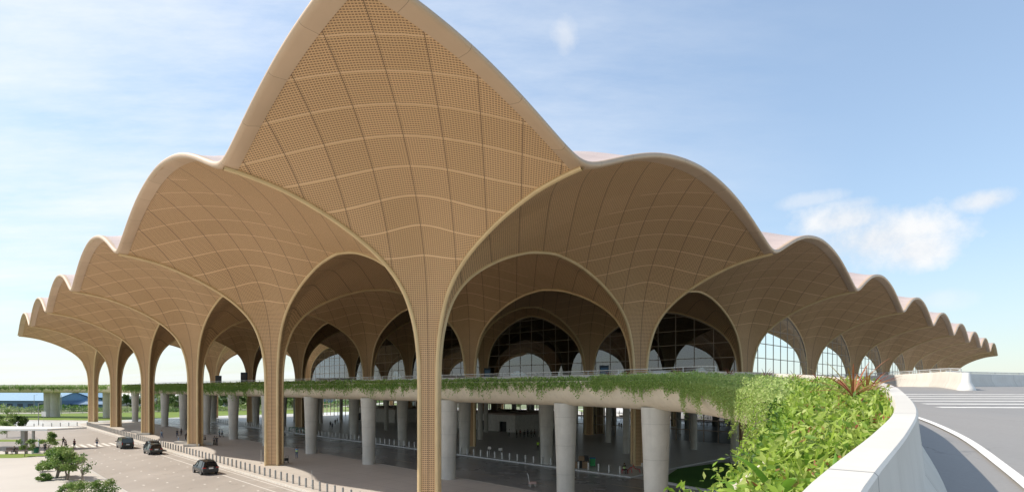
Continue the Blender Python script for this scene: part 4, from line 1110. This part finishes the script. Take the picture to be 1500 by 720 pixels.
ppl = [
 ((93, 652.5), 200, 'person in dark clothes at the left end of the crossing, farther of the pair', BK, BK, wk, {}),
 ((96.5, 657.5), 100, 'person in grey top striding at the left end of the crossing, nearer of the pair', solid('cloth_grey', (.2, .2, .2)), BK, wk2, {}),
 ((109, 656), 170, 'person in maroon top standing on the left half of the zebra crossing', BR, BK, stn, {}),
 ((142, 654), 250, 'person in grey shirt walking alone in the middle of the zebra crossing', solid('cloth_grey', (.2, .2, .2)), JN, wk, {}),
 ((236.7, 641.5), 290, 'person in light blue shirt walking left of the bronze column under the canopy', LBL, JN, wk, dict(long_sleeve=True)),
 ((259.5, 640.5), 180, 'person in black standing upright, left of the group by the round pier', BK, NV, stn, {}),
 ((261.5, 646.5), 200, 'small person in white in front of the group by the round pier', WH, LBL, stn, dict(h=1.25)),
 ((265.5, 637.5), 160, 'person in dark clothes at the back of the group by the round pier', BK, BK, stn, {}),
 ((272, 644), 230, 'person in black bending forward in the group by the round pier', BK, BK, dict(stride=.1, bend=.95), {}),
 ((278, 644.5), 90, 'person in white top right of the bending one, beside the bronze column', WH, BK, stn, {}),
 ((300.5, 647), 120, 'person in black sitting on the slab right of the bronze column base', BK, BK, dict(sit=True), dict(z=G + .13)),
 ((314, 652), 180, 'person in grey standing just left of the one in black beyond the low slab', solid('cloth_grey', (.2, .2, .2)), BK, stn, {}),
 ((317.5, 652.8), 200, 'person in black shirt and trousers standing right of the low slab', BK, BK, stn, {}),
 ((321.5, 640), 300, 'person in teal shirt standing left of the one in pale blue near the fifth pier', TEAL, NV, stn, {}),
 ((325.3, 640.5), 120, 'person in pale blue shirt walking beside the one in teal', LBL, BK, wk, {}),
 ((434.7, 671.5), 180, 'worker in lime safety vest and blue jeans standing beyond the bronze column', BL, JN, stn, dict(vest=HV, h=1.72)),
 ((788, 660.5), 160, 'worker in pale green top left of a round pier, beyond the pale bollards', HV, BK, stn, dict(z=G + .13)),
]
for (pt, rz, lab, tp, lg, ps, kw) in ppl:
    kw = dict(kw); 
    if pt[0] < 150: kw['z'] = G + .004
    person(pp(*pt), D(rz), lab, tp, lg, ps, **kw)
# seated worker on the red rack
x, y = gp(914.5, 693.5)
person((x, y), D(200), 'worker in lime safety vest sitting beside the red rack', BK, BK, dict(sit=True), vest=HV, z=G + .13)
e = empty('red_rack', (x + .1, y - .05, G + .13), D(10), 'red tubular rack beside the seated worker at the corner of the lawn', 'rack')
RED = solid('red_paint', (.55, .03, .05), .4)
m = MB(); m.box((0, -.0, .42), (.9, .4, .05)); m.build('seat_board', RED, e, smooth=False)
for sx in (-.4, .4):
    m = MB(); m.tube([(sx, -.18, 0), (sx, -.18, .4)], .03, 6); m.tube([(sx, .18, 0), (sx, .18, .4)], .03, 6); m.build('leg', RED, e)
m = MB(); m.tube([(.45, 0, .42), (.8, 0, .75), (1.1, 0, .78), (1.4, 0, .5), (1.9, 0, .45), (2.0, 0, .0)], .05, 6); m.tube([(1.1, 0, .78), (1.1, .0, 1.05)], .045, 6); m.tube([(.8, 0, .75), (.9, .0, 0)], .045, 6); m.build('handlebar', RED, e)
# people waiting deep inside the arrivals level
ins = [(484, 626, BK), (487, 629, NV), (491, 622, BK), (494, 620, BK), (757, 641, BK), (762, 640, BR), (768, 642, BK), (773, 640, NV), (778, 641, BK), (783, 640, BR), (746, 640, WH)]
for i, (px, yy, c) in enumerate(ins):
    grp = 'dark-clothed people in front of the white service block'
    o = person(gp(px, yy), D(30 * i), 'person in %s, %s' % ({BK.name: 'black', NV.name: 'navy', BR.name: 'maroon', WH.name: 'white'}[c.name], ['nearest of the left cluster deep in the arrivals hall', 'leftmost of the left cluster, slightly nearer', 'third of the left cluster', 'farthest right of the left cluster', 'left end of the crowd by the white wall', 'second in the crowd by the white wall', 'third in the crowd by the wall', 'fourth in the crowd by the white wall', 'fifth in the crowd by the white wall', 'right end of the crowd by the white wall', 'apart to the left of the crowd by the white wall'][i]), c, BK, stn if i % 3 else wk)

# ------------------------------------------------------------------ furniture and small things
def slab_bench(px, y, w, d, h, rz, label):
    x, yy = gp(px, y); o = MB(); o.box((0, 0, h / 2 + .04), (w, d, h - .04), 0); o.box((0, 0, .03), (w - .3, d - .3, .06))
    b = o.build('concrete_bench', M['conc'], smooth=False); b.location = (x, yy, G + .13); b.rotation_euler.z = rz; tag(b, label, 'bench', 'concrete slabs at the column bases')
slab_bench(269, 650, 3.0, 1.3, .45, D(0), 'pale concrete slab left of the bronze column, farther of two')
slab_bench(281, 654, 2.6, 1.2, .45, D(20), 'pale concrete slab closest to the foot of the bronze column')
slab_bench(303, 651.5, 3.2, 1.2, .45, D(-5), 'bluish shaded concrete slab right of the bronze column')
slab_bench(203, 634, 3.0, 1.2, .45, D(0), 'small concrete slab by the third bronze column, left one')
slab_bench(211, 637, 2.6, 1.3, .45, D(15), 'rounded concrete slab touching the third bronze column')
# cardboard boxes and bin at the arrivals kerb
CB = solid('cardboard', (.30, .2, .12)); 
x, y = gp(853, 686)
for i, (dx, dy, dz, w, d, h, c, lab) in enumerate([(-1.0, .0, 0, .62, .5, .85, CB, 'short brown carton at the left of the stack'), (-.35, .0, 0, .6, .5, 1.0, M['black'], 'black crate in the bottom row of the stack'), (.35, .0, 0, .8, .6, .9, CB, 'wide brown carton at the right of the bottom row'),
                                                   (-.1, .1, 1.0, .75, .5, .6, CB, 'brown carton on top of the stack'), (.55, .1, .9, .62, .5, .75, M['black'], 'black crate on top of the wide carton')]):
    m = MB(); m.box((0, 0, h / 2), (w, d, h)); m.box((0, 0, h + .004), (w * .12, d * .98, .008)); o = m.build('stacked_box', c, smooth=False); o.location = (x + dx, y + dy, G + .13 + dz); tag(o, lab, 'box', 'boxes piled at the arrivals kerb')
e = empty('wheelie_bin', (gp(868, 684)[0], gp(868, 684)[1], G + .13), 0, 'bright green bin with a blue side right of the piled boxes', 'bin')
m = MB(); m.box((0, 0, .62), (.62, .6, 1.0), 0, 1.12); m.build('bin_body', solid('bin_green', (.06, .42, .14)), e, smooth=False)
m = MB(); m.box((0, 0, 1.17), (.74, .72, .1)); m.build('lid', solid('bin_blue', (.04, .2, .45)), e, smooth=False)
for sx in (-.28, .28):
    m = MB(); m.lathe([(.1, -.03), (.1, .03)], (0, 0, 0), 12); w_ = m.build('wheel', M['rubber'], e); w_.rotation_euler = (0, D(90), 0); w_.location = (sx, .25, .1)
# hand cart
x, y = gp(780, 714)
e = empty('hand_cart', (x, y, G + .13), D(20), 'small trolley with a pale pink tray in the road under the deck', 'trolley')
m = MB(); m.box((0, 0, .45), (.7, .45, .22)); m.build('tray', solid('pale_pink', (.55, .38, .34)), e, smooth=False)
m = MB(); m.tube([(-.35, 0, .5), (-.5, 0, 1.25), (-.6, 0, 1.5)], .05, 6); m.build('handle', M['steel'], e)
for sx in (-.3, .3):
    m = MB(); m.tube([(sx, -.2, .0), (sx, -.2, .4)], .025, 6); m.tube([(sx, .2, .0), (sx, .2, .4)], .025, 6); m.build('leg', M['steel'], e)
# sign boards on short posts
def sign(px, y, w, h, H, mat, label, rz=0., z=G + .13, name='post_sign'):
    x, yy = gp(px, y) if z == G + .13 else (px, y)
    e = empty(name, (x, yy, z), rz, label, 'sign')
    m = MB(); m.tube([(0, 0, 0), (0, 0, H)], .035, 8); m.build('post', M['galv'], e)
    m = MB(); m.box((0, -.05, H - h / 2), (w, .04, h)); m.build('sign_board', mat, e, smooth=False); return e
sign(678, 664, .45, .5, 1.4, M['wall'], 'white notice on a short post left of a round pier at the arrivals kerb')
sign(717, 668.5, .5, .4, 1.5, M['wall'], 'pair-like white notice on a post among the pale bollards')
sign(733, 669, .6, .35, 1.3, M['wall'], 'white notice with pale blue edge in front of the slim column')
sign(942.5, 695, .6, .5, 1.4, M['wall'], 'white square notice between the red rack and the large pier')
x, y = gp(382.5, 679); e = empty('slim_post', (x, y, G + .13), 0, 'slim pale post on the sunlit pavement near the nearest car', 'post')
m = MB(); m.tube([(0, 0, 0), (0, 0, 1.9)], .03, 6); m.build('shaft', M['steel'], e); m = MB(); m.lathe([(.16, 0), (.14, .05)], (0, 0, 0), 12); m.build('foot', M['galv'], e)
x, y = gp(457, 712); e = empty('slim_post', (x, y, G + .13), 0, 'slim dark post beside the bollard row near the bottom edge', 'post')
m = MB(); m.tube([(0, 0, 0), (0, 0, 1.7)], .03, 6); m.build('shaft', M['galv'], e); m = MB(); m.lathe([(.16, 0), (.14, .05)], (0, 0, 0), 12); m.build('foot', M['galv'], e)
# waste bin / pushcart by the near column
x, y = gp(419, 678.5); e = empty('pushchair', (x, y, G + .13), D(40), 'black folded pushcart against the foot of the column behind the corner one', 'cart')
m = MB(); m.box((0, 0, .5), (.55, .6, .35)); m.build('basket', M['black'], e, smooth=False)
m = MB(); m.tube([(-.25, -.3, .7), (-.25, -.45, 1.05), (.25, -.45, 1.05), (.25, -.3, .7)], .025, 6); m.build('handle', M['black'], e)
for sx, sy in ((-.25, -.25), (.25, -.25), (-.25, .25), (.25, .25)):
    m = MB(); m.lathe([(.13, -.02), (.13, .02)], (0, 0, 0), 12); w_ = m.build('wheel', M['rubber'], e); w_.rotation_euler = (0, D(90), 0); w_.location = (sx, sy, .13)
    m = MB(); m.tube([(sx, sy, .13), (sx * .9, sy * .9, .4)], .02, 6); m.build('strut', M['black'], e)
# barricades by the arrivals road
for i, (px, yy, lab) in enumerate([(430, 632, 'green and white folding barricade left of the thick pier'), (440, 634, 'green barricade nearest the thick pier')]):
    x, y = gp(px, yy); e = empty('folding_barricade', (x, y, G + .13), D(20 + 20 * i), lab, 'barricade', 'barricades at the arrivals road')
    gm = solid('barricade_green', (.12, .28, .2))
    for s in (-1, 1):
        m = MB(); m.tube([(s * .9, -.35, 0), (s * .9, 0, 1.1), (s * .9, .35, 0)], .05, 6); m.build('trestle_leg', gm, e)
    for z_ in (.5, .95):
        m = MB(); m.box((0, 0, z_), (2.0, .06, .2)); m.build('plank', gm if z_ > .8 else M['wall'], e, smooth=False)
# deck furniture on the departures level
def dpos(px, d): return ((px - 750) / F * d, d)
def kiosk(px, d, w, dp, h, label, c1, c2, rz=RZ):
    x, y = dpos(px, d); e = empty('deck_kiosk', (x, y, deckz(y)), rz, label, 'kiosk')
    m = MB(); m.box((0, 0, h * .55), (w, dp, h * 1.1)); m.build('counter', c1, e, smooth=False)
    m = MB(); m.box((0, 0, h * 1.1 + .07), (w + .2, dp + .2, .12)); m.build('counter_top', c2, e, smooth=False)
    m = MB(); m.box((0, -dp / 2 - .012, h * .5), (w * .8, .02, h * .5)); m.build('front_panel', solid('panel_brown', (.13, .085, .06)), e, smooth=False)
KB = solid('kiosk_brown', (.12, .08, .065))
kiosk(666, 97, 3.2, 1.6, 1.7, 'dark brown kiosk on the deck just right of the corner column', KB, KB)
kiosk(478, 150, 5., 2., 2.2, 'wide pale and brown counter on the deck below the left glazed arch', M['wall'], KB)
kiosk(505, 152, 3.5, 2., 2.2, 'dark brown counter right of the wide pale one', KB, KB)
kiosk(962, 84, 5.2, 1.8, 2.2, 'long white counter on the deck in front of the wide glazed arch', M['wall'], KB)
kiosk(1004, 78, 2.6, 1.7, 2.3, 'brown cabinet at the right end of the long white counter', KB, KB)
kiosk(921, 85, 1.4, 1.4, 1.9, 'small brown cabinet left of the second bronze column', KB, KB)
def totem(px, d, w, h, mat, label):
    x, y = dpos(px, d); e = empty('sign_totem', (x, y, deckz(y)), 0, label, 'sign')
    m = MB(); m.box((0, 0, h / 2), (w, .25, h)); m.build('totem_body', solid('totem_dark', (.03, .05, .07)), e, smooth=False)
    m = MB(); m.box((0, -.135, h * .62), (w * .8, .02, h * .55)); m.build('sign_face', mat, e, smooth=False)
TB = solid('totem_blue', (.05, .13, .22), .3)
totem(885, 92, 1.5, 3.6, TB, 'dark blue sign totem on the deck left of the second bronze column')
totem(714, 110, 1.3, 3.8, TB, 'dark sign totem beside the slim paired columns')
totem(320, 150, 1.6, 3.2, solid('totem_grey', (.08, .08, .08)), 'dark box totem on the deck at far left, under the first inner arch')
totem(357.5, 140, 1.6, 3.8, solid('totem_grey', (.08, .08, .08)), 'dark box totem on the deck right of the other left-hand one')
# flat-roofed shelter on the left, with bench, posts and bin
e = empty('flat_roof_shelter', (*gp(30, 664), G), 0, 'white flat-roofed shelter on grey posts at the left of the zebra crossing', 'shelter'); o0 = Vector(e.location)
def zat(px, y, d): return ((px - 750) / F * d, d, (568 - y) / F * d)
m = MB(); A = [(-96, 96), (-80.5, 96.5), (-77.5, 101.5), (-98, 104)]
b = len(m.v)
for z_ in (-7.35, -7.05):
    for x, y in A: m.v.append((x - o0.x, y - o0.y, z_ - o0.z))
for q_ in ((3, 2, 1, 0), (4, 5, 6, 7), (0, 1, 5, 4), (1, 2, 6, 5), (2, 3, 7, 6), (3, 0, 4, 7)): m.face([b + i for i in q_])
m.build('roof', M['white'], e, smooth=False)
for (x, y, w_) in [(-84.2, 98, .32), (-88, 100.5, .7), (-93, 98, .32)]:
    m = MB(); m.box((x - o0.x, y - o0.y, (G - 7.35) / 2 - o0.z), (w_, w_, -7.35 - G)); m.build('post', M['galv'], e, smooth=False)
x, y = gp(24, 664); e = empty('shelter_bench', (x, y, G), D(5), 'long brown slatted bench in the shade of the flat-roofed shelter', 'bench')
m = MB()
for i in range(4): m.box((0, -.3 + .17 * i, .46), (3.6, .13, .05))
m.build('seat', solid('bench_wood', (.14, .07, .045)), e, smooth=False)
m = MB()
for i in range(3): m.box((0, .34, .62 + .17 * i), (3.6, .05, .13))
m.build('backrest', solid('bench_wood', (.14, .07, .045)), e, smooth=False)
for sx in (-1.5, 0, 1.5):
    m = MB(); m.box((sx, .02, .22), (.08, .6, .44)); m.build('leg', M['galv'], e, smooth=False)
person((x - .2, y - .15), D(180), 'person in black sitting on the brown bench under the shelter', BK, BK, dict(sit=True), z=G)
for px, yy, lab in [(47.5, 664, 'pale grey pillar left of the pair beside the shelter'), (57, 662, 'pale grey pillar right of the pair beside the shelter')]:
    x, y = gp(px, yy); o = MB(); o.lathe([(.14, 0), (.14, 2.2), (.1, 2.26)], (0, 0, 0), 12); o.lathe([(.25, 0), (.25, .08)], (0, 0, 0), 12); b = o.build('marker_pillar', M['steel']); b.location = (x, y, G); tag(b, lab, 'post')
x, y = gp(53, 663); e = empty('litter_bin', (x, y, G), 0, 'dark green litter bin between the two pale pillars', 'bin')
m = MB(); m.lathe([(.34, .05), (.38, .9), (.36, .95)], (0, 0, 0), 16); m.build('bin_body', solid('bin_dark_green', (.02, .13, .07)), e); m = MB(); m.lathe([(.40, .96), (.3, 1.08), (.05, 1.12)], (0, 0, 0), 16); m.build('lid', M['black'], e)
person(gp(66, 662), D(200), 'person in dark clothes standing behind the young tree by the shelter', BK, BK, stn, z=G)
# flat canopy at the bottom left corner
e = empty('flat_canopy', (-46, 44, G), 0, 'grey flat canopy whose corner shows at the bottom left', 'shelter')
m = MB(); b = len(m.v)
for z_ in (3.3, 3.6):
    for x, y in ((-6, -3), (4.2, -3.3), (.2, 4.6), (-8, 4.2)): m.v.append((x, y, z_))
for q_ in ((3, 2, 1, 0), (4, 5, 6, 7), (0, 1, 5, 4), (1, 2, 6, 5), (2, 3, 7, 6), (3, 0, 4, 7)): m.face([b + i for i in q_])
m.build('roof', M['conc'], e, smooth=False)
for x, y in ((-4, -1.5), (2, -2), (-.8, 3.4)):
    m = MB(); m.lathe([(.14, 0), (.14, 3.3)], (x, y, 0), 12); m.build('post', M['galv'], e)
# lamp posts
def lamp(px, yb, H, label):
    x, y = gp(px, yb); e = empty('lamp_post', (x, y, G), 0, label, 'street lamp')
    m = MB(); m.tube([(0, 0, 0), (0, 0, H)], [.11, .07], 8); m.build('pole', M['galv'], e)
    m = MB(); m.tube([(0, 0, H - .05), (.5, 0, H + .1), (1.0, 0, H + .12)], .04, 6); m.box((1.2, 0, H + .12), (.6, .25, .09)); m.build('lamp_head', M['galv'], e)
lamp(56.5, 622, 6.4, 'dark lamp post above the shelter roof, by the round shrub'); lamp(50, 606, 8, 'thin lamp post in front of the long blue shed'); lamp(90, 606, 8, 'thin pale lamp post right of the thick double pier')
sign(64.2, 617, 1.4, 1.6, 3.2, M['wall'], 'small round-topped road sign on the far verge left of the double pier')
# fence along the back road
e = empty('mesh_fence', (-300, 228, G), 0, 'thin mesh fence along the far grass verge', 'fence'); fp = [(-300, 228), (-200, 231), (-120, 262), (-60, 303), (20, 368)]
fpr, _ = resample(fp, 4.5)
for a in fpr:
    m = MB(); m.tube([(0, 0, 0), (0, 0, 2.9)], .07, 5); o = m.build('fence_post', M['galv'], e); o.location = (a[0] + 300, a[1] - 228, 0)
m = MB()
for z_ in np.arange(.2, 2.9, .45): m.tube([(a[0] + 300, a[1] - 228, z_) for a in fpr], .018, 4, cap=False)
m.build('fence_wires', M['galv'], e)
# sheds with blue roofs
def shed(x, y, w, d, h, rz, label, rc, wc):
    e = empty('factory_shed', (x, y, G), rz, label, 'building')
    m = MB(); m.box((0, 0, h / 2), (w, d, h)); m.build('wall', wc, e, smooth=False)
    m = MB(); rp = [(-w / 2 - 1, -d / 2 - 1), (w / 2 + 1, -d / 2 - 1)]
    rise = min(w, d) * .18
    if w > d: 
        m.grid([[(-w / 2 - 1, -d / 2 - 1, h), (w / 2 + 1, -d / 2 - 1, h)], [(-w / 2 - 1, 0, h + rise), (w / 2 + 1, 0, h + rise)], [(-w / 2 - 1, d / 2 + 1, h), (w / 2 + 1, d / 2 + 1, h)]])
        for s in (-1, 1): m.face([m.vert((s * w / 2, -d / 2, h)), m.vert((s * w / 2, 0, h + rise)), m.vert((s * w / 2, d / 2, h))])
    else:
        m.grid([[(-w / 2 - 1, -d / 2 - 1, h), (-w / 2 - 1, d / 2 + 1, h)], [(0, -d / 2 - 1, h + rise), (0, d / 2 + 1, h + rise)], [(w / 2 + 1, -d / 2 - 1, h), (w / 2 + 1, d / 2 + 1, h)]])
        for s in (-1, 1): m.face([m.vert((-w / 2, s * d / 2, h)), m.vert((0, s * d / 2, h + rise)), m.vert((w / 2, s * d / 2, h))])
    m.build('roof', rc, e, smooth=False)
    for i in range(int(w / 6)):
        m = MB(); m.box((-w / 2 + 4 + 6 * i, -d / 2 - .03, h * .5), (3.2, .05, h * .35)); m.build('window', solid('shed_window', (.04, .06, .09), .2), e, smooth=False)
BRF = solid('blue_sheet_roof', (.20, .34, .48), .6); BW = solid('blue_wall', (.14, .22, .32)); GW = solid('pale_blue_wall', (.38, .42, .46))
shed(-250, 292, 46, 24, 4.6, D(-8), 'long low shed with a blue roof left of the thick double pier', BRF, BW)
shed(-286, 318, 20, 26, 5.2, D(-8), 'taller gabled shed with a bright blue roof at far left', BRF, GW)
shed(-250, 322, 18, 26, 5.4, D(-8), 'gabled blue-roofed shed directly left of the double pier', BRF, GW)
shed(-231, 300, 14, 13, 4.0, D(-5), 'small blue-roofed shed right of the double pier', BRF, GW)
shed(-222, 290, 26, 8, 2.6, D(-5), 'low blue-walled store in front of the small shed', BW, BW)
shed(-245, 350, 34, 20, 6.0, D(0), 'white shed glimpsed between the first two bronze columns', M['wall'], M['wall'])
shed(-190, 345, 26, 18, 6.0, D(5), 'white shed seen right of the second bronze column', M['wall'], M['wall'])
# ------------------------------------------------------------------ camera, light, sky
for o in list(COL.objects):
    if 'label' in o.keys() and len(o['label'].split()) > 16: print('LONG', o['label'])
for o in list(COL.objects):
    if o.parent is None: o.location.z += EYE
cam = bpy.data.cameras.new('camera'); co = bpy.data.objects.new('camera', cam); COL.objects.link(co); SC.camera = co
co.location = (0, 0, EYE); co.rotation_euler = (math.radians(90), 0, 0)
cam.sensor_width = 36; cam.lens = F / 1500 * 36; cam.shift_y = (568 - 360) / 1500; cam.clip_start = .05; cam.clip_end = 9000
SUN = Vector((-.92, .06, 1.0)); EL = math.atan2(1, math.hypot(.92, .06))
sd = bpy.data.lights.new('sun', 'SUN'); sd.energy = 2.5; sd.angle = math.radians(.6); sd.color = (1, .92, .80)
so = bpy.data.objects.new('sun', sd); COL.objects.link(so); so.rotation_euler = SUN.to_track_quat('Z', 'Y').to_euler(); so.location = (0, 0, 100)
w = bpy.data.worlds.new('World'); SC.world = w; w.use_nodes = True
k = NT(w.node_tree)
for n in list(w.node_tree.nodes): w.node_tree.nodes.remove(n)
out = k.n('ShaderNodeOutputWorld'); bg = k.n('ShaderNodeBackground'); bg.inputs[1].default_value = .15
sky = k.n('ShaderNodeTexSky', sky_type='NISHITA'); sky.sun_disc = False
sky.sun_elevation = EL; sky.sun_rotation = math.atan2(SUN.x, SUN.y); sky.altitude = 0; sky.air_density = 1.; sky.dust_density = .6; sky.ozone_density = 1.6
dirv = k.n('ShaderNodeTexCoord').outputs['Generated']
sep = k.n('ShaderNodeSeparateXYZ'); k.l(dirv, sep.inputs[0])
# high thin cirrus, as a sheet of cloud overhead
zz = k.math('ADD', k.math('MAXIMUM', sep.outputs[2], 0.), .12)
cv = k.n('ShaderNodeCombineXYZ'); k.l(k.math('DIVIDE', sep.outputs[0], zz), cv.inputs[0]); k.l(k.math('DIVIDE', sep.outputs[1], zz), cv.inputs[1])
mp = k.n('ShaderNodeMapping'); mp.inputs['Scale'].default_value = (.55, 1.5, 1); mp.inputs['Rotation'].default_value = (0, 0, -.35); k.l(cv.outputs[0], mp.inputs[0])
cir = k.ramp(k.noise(mp.outputs[0], .9, 9, .66), .38, .64)
cir = k.math('MULTIPLY', cir, k.ramp(sep.outputs[0], .5, -.25))
def dirpx(x, y): v = Vector(((x - 750) / F, 1, (568 - y) / F)); return v.normalized()
wob = k.n('ShaderNodeTexNoise'); wob.inputs['Scale'].default_value = 16; wob.inputs['Detail'].default_value = 8; wob.inputs['Roughness'].default_value = .62; k.l(dirv, wob.inputs['Vector'])
cum = None
for (x, y, rx, ry, s) in [(1288, 350, 84, 36, 1), (1238, 322, 60, 24, .95), (1340, 366, 44, 26, 1), (1190, 292, 42, 9, .45), (1440, 294, 32, 14, .85), (1345, 316, 24, 8, .4), (828, 55, 16, 20, .5), (1370, 438, 40, 12, .3), (1250, 300, 40, 10, .5)]:
    d = dirpx(x, y); r = Vector((d.y, -d.x, 0)).normalized(); u = r.cross(d)
    def dot(v):
        nd = k.n('ShaderNodeVectorMath', operation='DOT_PRODUCT'); nd.inputs[1].default_value = v; k.l(dirv, nd.inputs[0]); return nd.outputs['Value']
    cs = Vector(((x - 750) / F, 1, (568 - y) / F)).length
    a = k.math('DIVIDE', dot(r), rx / F / cs); b = k.math('DIVIDE', dot(u), ry / F / cs)
    q = k.math('SQRT', k.math('ADD', k.math('MULTIPLY', a, a), k.math('MULTIPLY', b, b)))
    f = k.math('ADD', k.math('SUBTRACT', 1.4, q), k.math('MULTIPLY', k.math('SUBTRACT', wob.outputs[0], .5), 2.3))
    fr = k.math('GREATER_THAN', dot(d), 0)
    f = k.math('MULTIPLY', k.math('MULTIPLY', k.math('SMOOTH_MIN', k.math('MAXIMUM', f, 0), 1, .3, clamp=True), s), fr)
    cum = f if cum is None else k.math('MAXIMUM', cum, f)
hs = k.n('ShaderNodeHueSaturation'); hs.inputs['Saturation'].default_value = .82; hs.inputs['Value'].default_value = 1.0; k.l(sky.outputs[0], hs.inputs['Color'])
bw = k.n('ShaderNodeRGBToBW'); k.l(hs.outputs[0], bw.inputs[0])
den = k.math('ADD', 1., k.math('MULTIPLY', bw.outputs[0], .22))
dv = k.n('ShaderNodeVectorMath', operation='SCALE'); k.l(hs.outputs[0], dv.inputs[0]); k.l(k.math('DIVIDE', 1.14, den), dv.inputs['Scale'])
tn = k.n('ShaderNodeVectorMath', operation='MULTIPLY'); k.l(dv.outputs[0], tn.inputs[0]); tn.inputs[1].default_value = (.96, 1.0, .97)
c = k.mix(k.math('MULTIPLY', cir, .8), tn.outputs[0], (3.15, 3.25, 3.35))
hz = k.ramp(sep.outputs[2], .22, -.01)
c = k.mix(k.math('MULTIPLY', hz, .4), c, (2.7, 3.0, 3.2))
shade = k.mix(k.ramp(wob.outputs[0], .35, .62), (2.5, 2.65, 2.85), (3.1, 3.1, 3.1))
c = k.mix(k.math('MULTIPLY', cum, .95), c, shade)
k.l(c, bg.inputs[0]); k.l(bg.outputs[0], out.inputs[0])
SC.view_settings.view_transform = 'Standard'; SC.view_settings.look = 'None'; SC.view_settings.exposure = 1.1; SC.view_settings.gamma = 1
SC.cycles.max_bounces = 8; SC.cycles.diffuse_bounces = 6; SC.cycles.glossy_bounces = 3; SC.cycles.transmission_bounces = 4; SC.cycles.transparent_max_bounces = 12
SC.cycles.use_denoising = True
